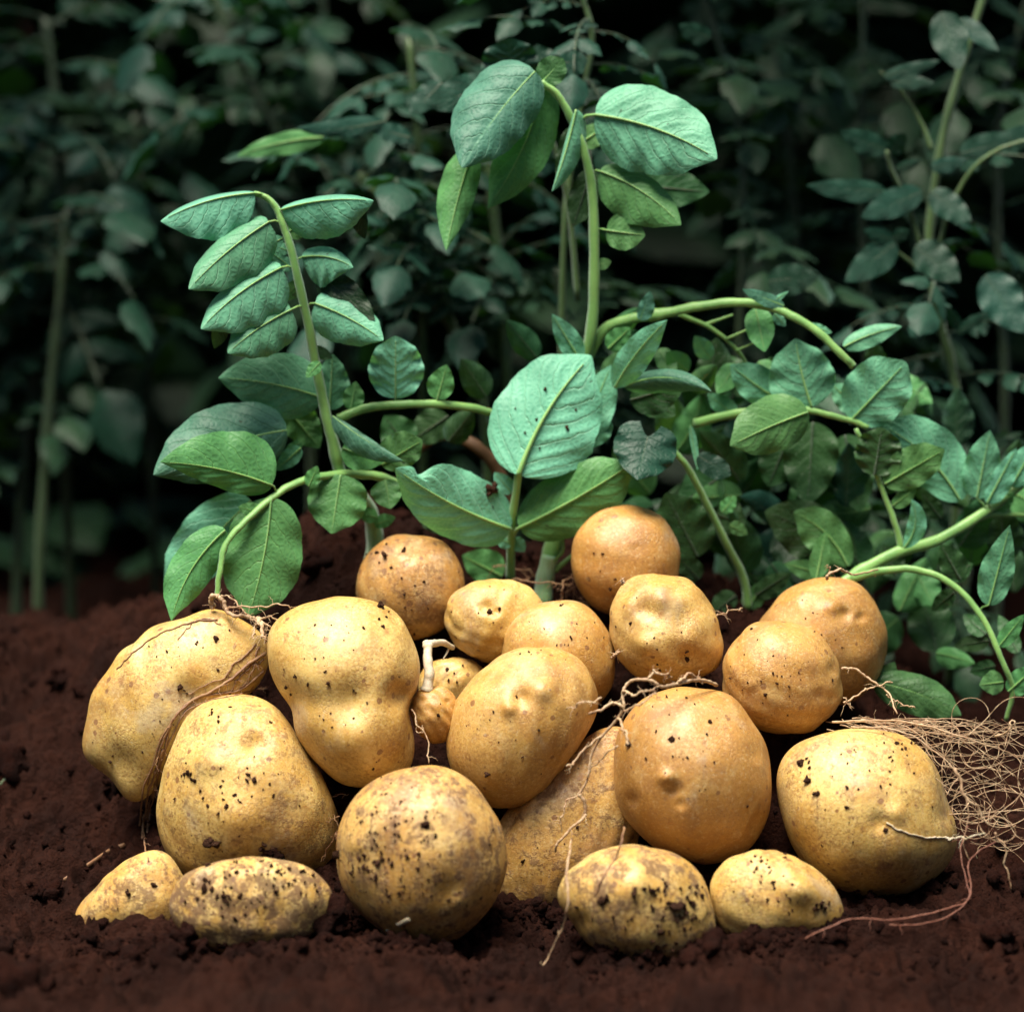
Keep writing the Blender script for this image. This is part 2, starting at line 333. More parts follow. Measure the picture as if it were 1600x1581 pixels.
def base_z(x, y):
    x = np.asarray(x, float); y = np.asarray(y, float)
    fy = np.clip((y + 1.2) / 3.2 * 640, 0, 639.999); iy = fy.astype(int); fy = fy - iy
    fx = np.interp(x, _cx, np.arange(len(_cx))); ix = np.clip(fx.astype(int), 0, len(_cx) - 2); fx = fx - ix; fx = fx * fx * (3 - 2 * fx)
    a = _tab[ix, iy] * (1 - fy) + _tab[ix, iy + 1] * fy; b = _tab[ix + 1, iy] * (1 - fy) + _tab[ix + 1, iy + 1] * fy
    return a * (1 - fx) + b * fx
def soil_detail(x, y):
    z = 0.015 * vnoise2(x / .11, y / .11, 1) + 0.014 * (np.abs(vnoise2(x / .045, y / .045, 2)) - .3)
    wx = x + .006 * vnoise2(x / .02, y / .02, 11); wy = y + .006 * vnoise2(x / .02, y / .02, 12)
    z += 0.0085 * (0.5 - np.abs(vnoise2(wx / .019, wy / .019, 3))) + 0.0058 * (0.5 - np.abs(vnoise2(wx / .009, wy / .009, 4)))
    z += 0.0036 * vnoise2(x / .0046, y / .0046, 5) + 0.0018 * vnoise2(x / .0024, y / .0024, 6)
    return z
def stretch(lo, hi, n, outer, m):
    core = np.linspace(lo, hi, n); g = np.geomspace(core[1] - core[0], outer, m); g = np.cumsum(g)
    return np.concatenate([(lo - g)[::-1], core, hi + g])
gx = stretch(-.36, .36, 680, 6.0, 60); gy = stretch(-.22, .33, 520, 6.0, 60)
X, Y = np.meshgrid(gx, gy, indexing='ij')
fade = np.clip(1.6 - np.maximum(np.abs(X) - .3, np.abs(Y - .05) - .3) * .8, .25, 1)
Z = base_z(X, Y) + soil_detail(X, Y) * fade
nx, ny = X.shape; V = np.stack([X, Y, Z], -1).reshape(-1, 3)
i = np.arange(nx - 1)[:, None]; j = np.arange(ny - 1)[None]
F = np.stack([i * ny + j, (i + 1) * ny + j, (i + 1) * ny + j + 1, i * ny + j + 1], -1).reshape(-1, 4)
ground = link('ground', mesh_np('ground', V, [F]), None, [M_SOIL], kind='structure', label='dark reddish brown crumbly soil heaped under the potatoes')
def ground_z(x, y): return float(base_z(x, y) + soil_detail(np.array(x), np.array(y)))
step = 3
V2 = V.reshape(nx, ny, 3)[60:-60:step, 60:-60:step]; a_, b_ = V2.shape[:2]
i = np.arange(a_ - 1)[:, None]; j = np.arange(b_ - 1)[None]
F2 = np.stack([i * b_ + j, (i + 1) * b_ + j, (i + 1) * b_ + j + 1, i * b_ + j + 1], -1).reshape(-1, 4)
BVHS = {'ground': BVHTree.FromPolygons([tuple(p) for p in V2.reshape(-1, 3)], F2.tolist())}
def hit(px, py, only=None):
    o, d = ray(px, py); best = None
    for nme, b in BVHS.items():
        if only and nme not in only: continue
        r = b.ray_cast(o, d)
        if r[0] is not None and (best is None or r[3] < best[3]): best = r
    return best
def hit_y(px, py):
    r = hit(px, py)
    return 0.0 if r is None else float((np.array(r[0]) - CAM).dot(FWD)) - D

def lump(acc, c, r, level=2, sq=0.8, seed=None, mat=0):
    V, F = ico(level); ph = rng.uniform(0, 6.28, 6); k = rng.normal(0, 1.7, (6, 3))
    n = 1 + 0.30 * sum(np.sin(V @ k[i] * 1.6 + ph[i]) for i in range(6)) / 1.6
    if level >= 3: n = n + .07 * np.sin(V @ rng.normal(0, 6, 3) + 1) + .06 * np.sin(V @ rng.normal(0, 9, 3)) + rng.normal(0, .02, len(V))
    elif level == 2: n = n + rng.normal(0, .05, len(V))
    Q = np.linalg.qr(rng.normal(size=(3, 3)))[0]
    P = (V * n[:, None] * np.array([1, rng.uniform(.7, 1), sq])) @ Q.T * r + np.asarray(c)
    acc.add(P, F, None, mat)

acc = Acc()
for _ in range(4200):
    px = rng.uniform(-60, 1660); y = rng.uniform(-.2, .22); x = (px - 800) * MPP * (D + y) / D
    r = 0.0006 * (1 + rng.pareto(2.0)); r = min(r, .0050)
    z = float(base_z(x, y) + soil_detail(np.array(x), np.array(y)))
    lump(acc, (x, y, z + r * .1), r, 1 if r < .0016 else 2)
link('soil_crumbs', acc.mesh('soil_crumbs'), None, [M_CLOD], kind='stuff', label='loose crumbs of dark soil strewn over the ground')

# ------------------------------------------------------------------ potatoes
def potato(key, label, c, y, outline, depth=None, dents=(), dirt=.3, russet=.3, clusters=(), nrand=12, level=6, seed=0, lumpy=.0012):
    r_ = np.random.default_rng(seed + 100)
    O = catmull(outline, 14, True); dx = O[:, 0] - c[0]; dy = -(O[:, 1] - c[1]); th = np.arctan2(dy, dx); R = np.hypot(dx, dy)
    o = np.argsort(th); tg = np.linspace(-np.pi, np.pi, 256, endpoint=False); Rg = np.interp(tg, th[o], R[o], period=2 * np.pi)
    Fc = np.fft.rfft(Rg) / 256
    if depth is None: depth = np.sort(np.sqrt((np.max(O, 0) - np.min(O, 0)))) [0] ** 2 / 2 * .95
    V, F = ico(level); n = V
    s = np.hypot(n[:, 0], n[:, 2]); t = np.arctan2(n[:, 2], n[:, 0])
    Re = np.full(len(n), Fc[0].real)
    for kk in range(1, 11):
        Re += 2 * (Fc[kk] * np.exp(1j * kk * (t + np.pi))).real * s ** (0.55 * kk)
    px = c[0] + n[:, 0] / np.maximum(s, 1e-6) * s * Re
    py = c[1] - n[:, 2] / np.maximum(s, 1e-6) * s * Re
    dep = n[:, 1] * depth          # in px, + away
    lowf = sum(np.sin(n @ r_.normal(0, 2.6, 3) + r_.uniform(0, 6.28)) for _ in range(6)) / 2.4
    dep = dep * 1.0 + lowf * 2.0 * np.abs(n[:, 1])
    # broad dents / bulges
    for (dx_, dy_, rr, am) in dents:
        g = np.exp(-((px - dx_) ** 2 + (py - dy_) ** 2) / (2 * (rr * .55) ** 2)) * (n[:, 1] < 0)
        dep = dep + g * am * (1.0 if rr < 23 else 1.5)
    # eyes all round
    for _ in range(7):
        e = r_.normal(size=3); e /= np.linalg.norm(e); dd = np.arccos(np.clip(n @ e, -1, 1)); tdir = np.cross(e, r_.normal(size=3)); tdir /= np.linalg.norm(tdir)
        al = n @ tdir; sh = np.exp(-(dd / .13) ** 2) - .55 * np.exp(-(((n - e * .995) @ np.cross(e, tdir) - .13) / .06) ** 2 - (al / .17) ** 2) * (dd < .6)
        am = r_.uniform(1.2, 3.0) * (Re.mean() / 120)
        px = px - n[:, 0] * sh * am; py = py + n[:, 2] * sh * am; dep = dep - n[:, 1] * sh * am
    P = W(px, py, y + dep * MPP)
    cen = W(np.array(c[0]), np.array(c[1]), np.array(y))
    P += (n @ np.array([[1, 0, 0], [0, 1, 0], [0, 0, 1]])) * (sum(np.sin(n @ r_.normal(0, 6, 3) + r_.uniform(0, 6.28)) for _ in range(5)) * lumpy * .18)[:, None]
    me = mesh_np('potato', P - cen, [F]); ob = link('potato', me, None, [M_POT])
    ob.location = cen; ob['label'] = label; ob['category'] = 'potato'; ob['group'] = 'freshly dug potatoes heaped on the soil'
    ob['dirt'] = float(dirt); ob['russet'] = float(russet)
    f2 = F; BVHS[key] = BVHTree.FromPolygons(P.tolist(), f2.tolist())
    # crumbs of soil stuck to it
    a = Acc(); cnt = 0
    cl = list(clusters)
    for _ in range(nrand):
        q = r_.uniform(0, len(O)); p = O[int(q) % len(O)]; f = r_.uniform(0, .93)
        cl.append((c[0] + (p[0] - c[0]) * f, c[1] + (p[1] - c[1]) * f, 0, 1, r_.uniform(.9, 3.2)))
    for (cx, cy, sp, num, *sz) in cl:
        for _ in range(max(1, int(num * .72))):
            rpx = sz[0] if sz else r_.uniform(1, 4) if r_.random() > .15 else r_.uniform(3.5, 6.5)
            rpx = rpx * r_.lognormal(-.12, .35); hx, hy = cx + r_.normal() * sp, cy + r_.normal() * sp * .8
            o_, d_ = ray(hx, hy); h = BVHS[key].ray_cast(o_, d_)
            if h[0] is None: continue
            lump(a, np.array(h[0]) + np.array(h[1]) * rpx * MPP * .25, rpx * MPP * .82, 2, .55); cnt += 1
    if cnt:
        link('clinging_soil', a.mesh('clinging_soil', cen), ob, [M_CRUMB], kind='stuff')
    return ob

potato('U', 'pale shaded long potato deep behind the front centre potatoes, under the hanging root', (880, 1300), -.022,
       [(960,1130),(1000,1180),(1008,1260),(985,1340),(940,1400),(860,1435),(800,1430),(768,1395),(765,1330),(790,1270),(850,1215),(910,1160)], 62, dirt=.5, russet=.55, seed=1, nrand=4)
potato('G', 'dull tan potato with soil on its top, below the left leaves at the back', (642, 918), .045,
       [(640,836),(690,845),(718,880),(726,920),(715,960),(680,990),(630,1000),(585,980),(560,940),(558,905),(575,865),(605,842)], dirt=.45, russet=.75, seed=2,
       clusters=[(632,860,4,3,6),(600,868,14,10),(660,925,35,8)])
potato('M', 'topmost round orange potato with a grey scuff on its left side', (977, 875), .045,
       [(985,790),(1030,805),(1057,845),(1062,885),(1045,930),(1000,960),(940,955),(905,920),(892,880),(897,840),(925,803),(955,792)], dirt=.15, russet=.95, seed=3, nrand=8)
potato('P', 'brownish potato at the right back of the heap, root curling on its top', (1290, 995), .035,
       [(1295,903),(1340,912),(1370,945),(1385,990),(1380,1040),(1350,1085),(1300,1100),(1240,1080),(1195,1035),(1183,985),(1205,945),(1245,912)], dirt=.25, russet=.7, seed=4,
       dents=[(1320,960,14,9),(1345,965,10,6),(1300,945,16,-5)], clusters=[(1240,935,20,6,2)])
potato('L', 'small half hidden potato behind the tiny potato with the sprout', (710, 1066), .022,
       [(705,1028),(740,1033),(760,1060),(752,1100),(700,1118),(662,1095),(655,1060),(672,1036)], dirt=.3, russet=.3, seed=5, nrand=2, clusters=[(690,1042,4,2,4.5),(705,1062,10,4,3.5),(722,1042,6,2,3)], level=5)
potato('H', 'small oval pale potato with one dimple and black speck, between back potatoes', (770, 968), .020,
       [(770,905),(815,912),(843,935),(851,970),(840,1010),(800,1035),(750,1032),(710,1005),(695,965),(705,930),(735,910)], dirt=.12, russet=.15, seed=6,
       dents=[(758,950,13,9),(775,957,8,5),(770,975,18,-5)], clusters=[(766,957,0,1,4)], nrand=10)
potato('I', 'speckled orange potato directly behind the large oval middle potato', (870, 1025), .008,
       [(870,937),(915,945),(950,985),(962,1040),(945,1090),(900,1120),(840,1120),(795,1080),(782,1030),(790,985),(820,952)], dirt=.2, russet=.55, seed=7, nrand=22)
potato('N', 'knobbly dimpled potato just under the topmost orange potato', (1040, 983), .000,
       [(1030,897),(1080,908),(1110,945),(1127,990),(1128,1030),(1100,1056),(1040,1067),(990,1055),(962,1020),(952,975),(960,930),(990,902)], dirt=.15, russet=.35, seed=8,
       dents=[(1008,955,18,10),(1070,968,20,5),(1012,1005,24,-5),(1075,1000,14,-3),(1035,930,20,-6),(1068,1030,10,7)], clusters=[(1072,1030,5,5,3.5)], nrand=14)
potato('O', 'round fine cracked potato with a dark speck, in front of the brownish one at right', (1222, 1058), -.008,
       [(1215,968),(1265,980),(1298,1010),(1315,1060),(1310,1105),(1270,1140),(1215,1147),(1165,1130),(1135,1095),(1128,1055),(1140,1010),(1175,975)], dirt=.25, russet=.65, seed=9,
       dents=[(1280,1085,12,6),(1298,1090,9,5)], clusters=[(1172,983,2,2,4.5),(1200,1040,40,18,1.6)], nrand=20)
potato('A', 'large curved pale potato at the far left with roots over its inner side', (280, 1095), .000,
       [(131,1150),(137,1108),(160,1058),(200,1008),(255,973),(310,957),(352,955),(390,975),(416,1005),(418,1050),(380,1090),(320,1120),(275,1160),(250,1215),(248,1262),(232,1262),(203,1243),(168,1220),(140,1192)], 74, dirt=.3, russet=.15, seed=10,
       dents=[(180,1195,30,4),(215,1150,45,-4),(300,1085,32,7)], clusters=[(313,1007,5,5,4),(338,1000,4,5,4),(285,1080,6,5,4.5),(260,1020,14,8,2),(360,988,3,2,4)], nrand=16)
potato('C', 'large lumpy pear shaped potato in the left front, spotted with brown', (385, 1240), -.028,
       [(365,1087),(410,1092),(445,1118),(472,1160),(502,1210),(524,1260),(528,1310),(510,1350),(460,1378),(380,1388),(300,1372),(262,1335),(246,1290),(249,1230),(266,1170),(285,1128),(320,1097)], 118, dirt=.42, russet=.1, seed=11,
       dents=[(400,1165,26,7),(330,1190,30,-6),(300,1140,26,5),(370,1290,60,-10)], clusters=[(298,1212,6,8,4),(335,1120,18,10,3),(400,1210,12,8,3),(330,1312,5,5,5),(425,1330,10,16,4.5),(360,1270,50,24,2.4)], nrand=22)
potato('B', 'waisted potato shaped like a peanut, grey topped, left of centre', (547, 1082), -.034,
       [(540,933),(600,945),(640,985),(655,1040),(651,1078),(640,1108),(645,1150),(645,1185),(620,1220),(575,1231),(530,1222),(490,1190),(466,1155),(455,1110),(430,1070),(417,1020),(420,985),(455,950),(500,935)], 104, dirt=.25, russet=.25, seed=12,
       dents=[(455,1090,24,14),(545,1100,44,11),(575,1205,26,-7),(555,1170,75,-13),(490,1098,30,5),(615,1092,30,5),(625,1085,24,12)], clusters=[(600,955,14,10,3.4),(515,1120,10,7,2.5),(450,1075,6,5,3),(530,1010,50,18,1.8)], nrand=20)
potato('J', 'large smooth oval potato tilted to the right in the middle of the heap', (815, 1135), -.030,
       [(850,1010),(900,1025),(930,1065),(934,1105),(915,1150),(880,1200),(840,1245),(790,1262),(740,1245),(705,1200),(697,1150),(708,1105),(740,1060),(790,1020)], 104, dirt=.1, russet=.5, seed=13,
       dents=[(815,1090,18,9),(795,1105,16,-8),(850,1075,26,-8),(870,1200,60,5),(885,1100,22,-4)], clusters=[(840,1017,12,8,3)], nrand=16)
potato('K', 'tiny round potato hanging from a pale sprout, left of the big oval one', (680, 1115), -.030,
       [(682,1072),(705,1080),(717,1105),(712,1135),(695,1158),(672,1160),(650,1140),(640,1108),(650,1083)], 37, dirt=.05, russet=.6, seed=14, nrand=2, level=5, dents=[(700,1095,6,3)])
potato('Q', 'large round golden brown potato with a root tuft on top, right of centre', (1083, 1213), -.045,
       [(1085,1073),(1130,1080),(1165,1110),(1195,1160),(1207,1210),(1203,1265),(1175,1320),(1120,1348),(1070,1345),(1010,1315),(970,1265),(958,1210),(965,1150),(990,1105),(1035,1078)], 116, dirt=.15, russet=.8, seed=15,
       dents=[(1040,1215,14,-11),(1055,1235,16,8),(988,1250,14,9),(1063,1255,10,6)], clusters=[(1109,1128,0,1,4.5),(1049,1154,0,1,4.5),(1085,1100,0,1,4),(1020,1104,0,1,3.5),(1085,1150,50,16,1.8),(985,1160,3,3,5)], nrand=14)
potato('R', 'biggest round potato at the right beside the mass of roots', (1352, 1270), -.040,
       [(1340,1137),(1400,1145),(1445,1175),(1470,1215),(1480,1255),(1495,1290),(1487,1340),(1450,1380),(1390,1402),(1320,1397),(1260,1352),(1225,1290),(1213,1235),(1225,1185),(1260,1155),(1300,1140)], 124, dirt=.38, russet=.2, seed=16,
       dents=[(1478,1275,22,12),(1400,1270,20,-7),(1375,1285,20,6),(1420,1330,60,-6)], clusters=[(1253,1195,7,9,4.5),(1262,1220,3,2,5),(1410,1170,16,12,3.5),(1350,1160,40,20,2),(1360,1215,22,12,2.5),(1275,1240,3,3,4)], nrand=24)
potato('E', 'small blurred yellow potato half buried at the lower left corner of the heap', (205, 1412), -.055,
       [(275,1348),(240,1328),(195,1345),(150,1385),(122,1420),(112,1455),(135,1495),(210,1510),(275,1480),(295,1400)], 62, dirt=.55, russet=.35, seed=17, clusters=[(200,1395,4,4,5),(240,1382,4,3,5)], nrand=8, level=5)
potato('F', 'long low potato smeared with dark soil, half buried at the lower left', (392, 1408), -.088,
       [(266,1402),(290,1365),(340,1345),(410,1338),(470,1350),(505,1372),(518,1405),(500,1450),(420,1490),(330,1485),(280,1452)], 60, dirt=1.0, russet=.2, seed=18,
       clusters=[(345,1385,26,40,3.5),(420,1375,40,40,3),(470,1380,20,14,4),(430,1345,10,10,5)], nrand=30)
potato('D', 'round potato at the front centre peppered with black specks', (658, 1330), -.080,
       [(660,1195),(710,1203),(752,1237),(780,1285),(792,1335),(782,1395),(747,1442),(700,1475),(640,1478),(585,1445),(545,1402),(527,1345),(530,1290),(555,1240),(600,1210)], 122, dirt=.62, russet=.45, seed=19,
       dents=[(555,1320,18,-6),(720,1410,22,-7),(700,1395,30,5),(600,1350,40,5)], clusters=[(590,1300,34,60,2.1),(610,1370,45,70,2.2),(670,1290,3,2,5),(680,1305,0,1,5.5),(552,1350,10,14,4),(620,1255,30,16,2.6),(600,1335,14,16,3.4)], nrand=30)
potato('S', 'half buried lumpy potato with a thin root across it, lower centre right', (995, 1408), -.092,
       [(980,1320),(1030,1325),(1075,1345),(1105,1385),(1117,1430),(1110,1480),(1050,1510),(980,1505),(920,1472),(880,1422),(872,1390),(890,1360),(925,1332)], 92, dirt=.7, russet=.15, seed=20,
       dents=[(905,1350,18,8),(985,1380,40,-6),(910,1440,20,8),(1050,1340,14,5)], clusters=[(942,1404,4,8,5),(1080,1410,18,40,4),(1020,1390,16,20,3.5),(1060,1455,25,36,4),(1005,1440,40,20,3)], nrand=20)
potato('T', 'small shiny potato with a pale wet top at the front right', (1212, 1400), -.082,
       [(1195,1328),(1240,1338),(1290,1370),(1316,1412),(1308,1450),(1250,1478),(1190,1480),(1135,1458),(1110,1412),(1115,1365),(1150,1335)], 66, dirt=.4, russet=.15, seed=21,
       dents=[(1250,1390,30,-7)], clusters=[(1195,1350,12,12,3.5),(1200,1375,12,8,3),(1285,1415,8,12,4),(1240,1400,30,14,2.4)], nrand=12)

# larger soil clods resting between the front potatoes and in the corner
def clod(label, px, py, r, level=3, dy=None):
    y = hit_y(px, py) if dy is None else dy; c = W(px, py, y); a = Acc(); lump(a, (0, 0, 0), r * MPP, level, .8)
    for _ in range(14):
        d = rng.normal(size=3); d /= np.linalg.norm(d); lump(a, d * r * MPP * .85, r * MPP * rng.uniform(.12, .38), 2)
    o = link('soil_clod', a.mesh('soil_clod'), None, [M_CLOD]); o.location = c; o['label'] = label; o['category'] = 'clod of soil'; o['group'] = 'clods of dark soil'
clod('large round clod of dark earth in the bottom left corner', 28, 1562, 46, 4)
clod('small dark clod on the slope directly below the tapered end of the curved potato', 175, 1228, 24)
clod('clod of soil lying on top of the long dirty half buried potato', 428, 1338, 15)
clod('clod against the left foot of the round speckled front potato', 512, 1432, 26)
clod('little clod resting above the small shiny potato at the front right', 1200, 1322, 9)
clod('flat clod between the lumpy half buried potato and the shiny one', 1112, 1478, 20)
clod('clod at the right edge of the frame under the hanging root', 1560, 1470, 26)
clod('dark clod on the left slope nearest the crest of the soil', 95, 1060, 22)
clod('broad clod halfway up the left soil slope at the frame edge', 30, 1200, 34)
clod('clod lying left of the small half buried corner potato', 70, 1400, 26)
clod('clod of soil just behind the back left potato', 500, 880, 26)
clod('lowest clod at the middle of the front soil', 760, 1555, 24)

acc = Acc()
FRONT = [(112,1478),(200,1496),(275,1478),(300,1466),(395,1488),(500,1466),(520,1440),(560,1455),(640,1482),(730,1470),(770,1425),(860,1432),(890,1450),(960,1490),(1060,1500),(1120,1475),(1190,1478),(1300,1462),(1330,1420),(1400,1412),(1490,1370)]
for _ in range(2600):
    i_ = rng.integers(0, len(FRONT) - 1); f_ = rng.random(); px = FRONT[i_][0] * (1 - f_) + FRONT[i_ + 1][0] * f_ + rng.normal() * 6; py = FRONT[i_][1] * (1 - f_) + FRONT[i_ + 1][1] * f_ + rng.normal() * 9 - 6
    h = hit(px, py, ('ground',))
    if h is None: continue
    hp = hit(px, py); rr_ = min(.0008 * (1 + rng.pareto(2.4)), .0045); c_ = np.array(hp[0]); u_ = (CAM - c_) / np.linalg.norm(CAM - c_)
    if (np.array(h[0]) - c_).dot(FWD) > .012: continue
    lump(acc, c_ + u_ * rr_ * .3, rr_, 2 if rr_ > .0015 else 1)
link('banked_soil', acc.mesh('banked_soil'), None, [M_CLOD], kind='stuff', label='soil crumbs banked against the feet of the front potatoes')
# ------------------------------------------------------------------ leaves and stems
def wprof(t, a, b):
    f = t ** a * (1 - t) ** b; tm = a / (a + b); return f / (tm ** a * (1 - tm) ** b)
def leaf(parent, base, tip, wl, wr, yb, yt, bend=0, el=0, er=0, kl=.7, kr=.7, tl=0, tr=0, top=False, a=.5, b=.78, heart=0, sag=0,
         mat=None, rib=2.2, wave=6, quilt=2.0, n=54, m=11, pet=None, name='leaf', bite=False, tipdrop=0):
    mat = mat or M_LEAF; r_ = random.Random(int(base[0] * 7 + tip[1] * 13 + wl))
    base = np.array(base, float); tip = np.array(tip, float); L = np.linalg.norm(tip - base); dr = (tip - base) / L; left = np.array([dr[1], -dr[0]])
    ctrl = (base + tip) / 2 + left * bend * 2
    t = np.linspace(0, 1, n + 1); tt = t ** 0.92
    Mr = (1 - tt)[:, None] ** 2 * base + 2 * (tt * (1 - tt))[:, None] * ctrl + tt[:, None] ** 2 * tip
    dM = np.gradient(Mr, axis=0); dM /= np.linalg.norm(dM, axis=1)[:, None]; ln = np.stack([dM[:, 1], -dM[:, 0]], 1)
    dep = (yb + (yt - yb) * tt) / MPP + sag * 4 * tt * (1 - tt) + tipdrop * np.clip(tt - .7, 0, 1) ** 2 * 10
    wp = wprof(np.clip(tt * .995 + .004, 0, 1), a, b + .16); wp = wp * (1 - .35 * np.clip((tt - .8) / .2, 0, 1) ** .7 * (tt > .8)) if b < .75 else wp
    s = np.linspace(-1, 1, 2 * m + 1); phs = r_.uniform(0, 6.28); fr = r_.uniform(2.2, 3.6)
    Pp = np.zeros((n + 1, 2 * m + 1, 3)); uv = np.zeros((n + 1, 2 * m + 1, 2))
    edge = 1 + .022 * np.sin(tt * 13 + phs) + .012 * np.sin(tt * 33 + phs * 2) + .006 * np.sin(tt * 77 + phs * 3)
    for jx, sv in enumerate(s):
        as_ = abs(sv); wside, e, kk, tt_ = (wl, el, kl, tl) if sv > 0 else (wr, er, kr, tr)
        xf = math.sin(kk * as_) / math.sin(min(kk, math.pi / 2)); df = (1 - math.cos(kk * as_)) / (1 - math.cos(kk))
        ww = wp * edge
        off = ww * wside * xf * (1 if sv > 0 else -1)
        d2 = dep + ww * (e * df + tt_ * as_)
        rel = wp * max(wl, wr) / 50.0
        d2 = d2 + wave * min(1, max(wl, wr) / 42) ** 1.3 * np.sin(tt * 6.28 * fr + phs + (1.5 if sv > 0 else 0)) * as_ ** 2 * np.minimum(wp, 1)
        ph = 6.5 * (tt - .36 * as_ ** 1.25) + (.22 if sv > 0 else -.22)
        vein = np.exp(-((np.abs(ph - np.floor(ph) - .5)) / .16) ** 2) * (1 - as_ ** 3)
        vein = np.maximum(vein, np.exp(-(as_ / .10) ** 2))
        d2 = d2 + .5 * quilt * rel * vein * (1 if top else -1)
        bk = -heart * L * as_ ** 1.4 * (1 - tt) ** 2.2
        if bite and sv < 0: ww = ww * 1; off = off * (1 - .62 * np.exp(-((tt - .80) / .06) ** 2) * (as_ > .3))
        Pp[:, jx, 0] = Mr[:, 0] + ln[:, 0] * off + dr[0] * (bk + .10 * L * as_ ** 2 * tt * (1 - tt) * 2)
        Pp[:, jx, 1] = Mr[:, 1] + ln[:, 1] * off + dr[1] * (bk + .10 * L * as_ ** 2 * tt * (1 - tt) * 2)
        Pp[:, jx, 2] = d2; uv[:, jx, 0] = tt; uv[:, jx, 1] = sv
    Pw = W(Pp[..., 0], Pp[..., 1], Pp[..., 2] * MPP)
    cen = Pw[0, m].copy()
    K = 2 * m + 1; i = np.arange(n)[:, None]; j = np.arange(2 * m)[None]
    F = np.stack([i * K + j, i * K + j + 1, (i + 1) * K + j + 1, (i + 1) * K + j], -1).reshape(-1, 4)
    Vv = Pw.reshape(-1, 3); nr = np.cross(Vv[F[:, 1]] - Vv[F[:, 0]], Vv[F[:, 2]] - Vv[F[:, 0]]).sum(0)
    if (nr.dot(FWD) < 0) != top: F = F[:, ::-1]
    A = Acc(); A.add(Vv, F, uv.reshape(-1, 2), 0)
    stemP = []
    if pet is not None:
        q = W(np.array(pet[0], float), np.array(pet[1], float), np.array(pet[2] if len(pet) > 2 else yb)); stemP = [q, (q + Pw[0, m]) / 2 + UP * L * MPP * .02]
    if rib > 0:
        e_ = int(n * .93); Pm = Pw[:e_, m] - FWD * (rib * MPP * (.35 if top else .8)) * np.linspace(1, .3, e_)[:, None]
        if top: Pm = Pm + FWD * rib * MPP * .55
        P_ = np.concatenate([np.array(stemP).reshape(-1, 3), Pm]) if len(stemP) else Pm
        tube(A, P_, np.linspace(rib * .75, rib * .15, len(P_)) * MPP, 6, 1)
    me = A.mesh(name, cen); ob = link(name, me, parent, [mat, M_STEM if mat not in (M_LEAFB, M_LEAFD) else M_STEMD])
    ob.matrix_parent_inverse = Matrix.Identity(4)
    ob.location = Vector(cen) - (parent.location if parent is not None else Vector((0, 0, 0)))
    return ob
def stem(parent, pts, r0, r1, mat=None, name='stem', sides=10, n=8, ridge=.12, nodes=()):
    pts = [tuple(p) for p in pts]; P = W(np.array([p[0] for p in pts], float), np.array([p[1] for p in pts], float), np.array([p[2] for p in pts], float))
    C = catmull(P, n); R = np.linspace(r0, r1, len(C)) * MPP
    if len(C) > 20: C = C + np.stack([np.convolve(np.random.default_rng(int(r0 * 10 + pts[0][0])).normal(0, 1, (len(C) + 8, 3))[:, q], np.ones(9) / 9, 'valid') for q in range(3)], 1) * MPP * 2.2
    R = R * (1 + .04 * np.sin(np.arange(len(C)) * .9))
    for f in nodes: R = R * (1 + .28 * np.exp(-((np.linspace(0, 1, len(C)) - f) / .025) ** 2))
    a = Acc(); tube(a, C, R, sides, 0, ridge); o = C[0]
    ob = link(name, a.mesh(name, o), parent, [mat or M_STEM]); ob.location = Vector(o) - (parent.location if parent is not None else Vector((0, 0, 0)))
    return ob
FG = 'uprooted potato plants draped behind the heap'
def plant(label, px, py, y, group=FG):
    return thing('potato_plant', label, 'potato plant', W(px, py, y), group)

# --- left plant: drooping spray and the broad leaves below it
A_ = plant('potato plant with a tall drooping spray of curled leaves at the left', 585, 870, .085)
stem(A_, [(583,885,.085),(588,840,.08),(578,800,.07),(555,765,.055),(532,738,.045)], 15, 10, M_STEMP, nodes=(.9,))
stem(A_, [(532,740,.045),(522,700,.04),(508,645,.035),(496,580,.03),(480,500,.02),(462,420,.012),(445,358,.01),(433,328,.01),(417,309,.01),(396,301,.01)], 9.5, 4.2, nodes=(.08,))
stem(A_, [(640,765,.06),(600,748,.05),(565,742,.045),(530,740,.04),(470,752,.025),(430,775,.018),(385,812,.012),(352,850,.008),(344,895,.006),(340,935,.006)], 8, 4)
stem(A_, [(528,655,.05),(570,638,.048),(625,632,.046),(690,632,.05),(755,641,.06),(800,660,.08)], 7, 6)
LA = lambda *a, **k: leaf(A_, *a, **k)
LA((398,302),(251,346),62,7,.008,.0,bend=-9,el=16,er=40,kl=1.0,kr=1.7,tl=-8,a=.4,b=.5,pet=(418,310,.01))
LA((440,328),(584,314),8,60,.008,-.006,bend=8,el=40,er=22,kr=1.1,kl=1.6,a=.35,b=.45,pet=(436,332,.01),tipdrop=20)
LA((556,316),(570,374),12,16,.0,.01,mat=M_LEAFD,rib=0,top=True)
LA((420,347),(295,452),56,25,.008,-.012,bend=-6,el=18,er=34,kl=1.1,kr=1.5,a=.3,b=.45,pet=(440,349,.01))
LA((442,372),(393,398),12,12,.014,.012,rib=1.2)
LA((458,420),(417,390),14,10,.02,.02,rib=1.2)
LA((440,418),(314,514),62,22,.010,-.010,bend=-8,el=20,er=34,kl=1.1,kr=1.5,a=.3,b=.45,pet=(460,420,.014))
LA((345,500),(335,545),16,10,.0,.02,mat=M_LEAFD,rib=0)
LA((455,484),(356,552),48,28,.014,-.002,bend=-5,el=20,er=30,kl=1.2,kr=1.4,a=.3,b=.45,pet=(475,478,.018))
LA((472,402),(552,418),16,48,.016,.008,bend=8,el=22,er=18,kr=1.1,pet=(460,410,.014),top=False)
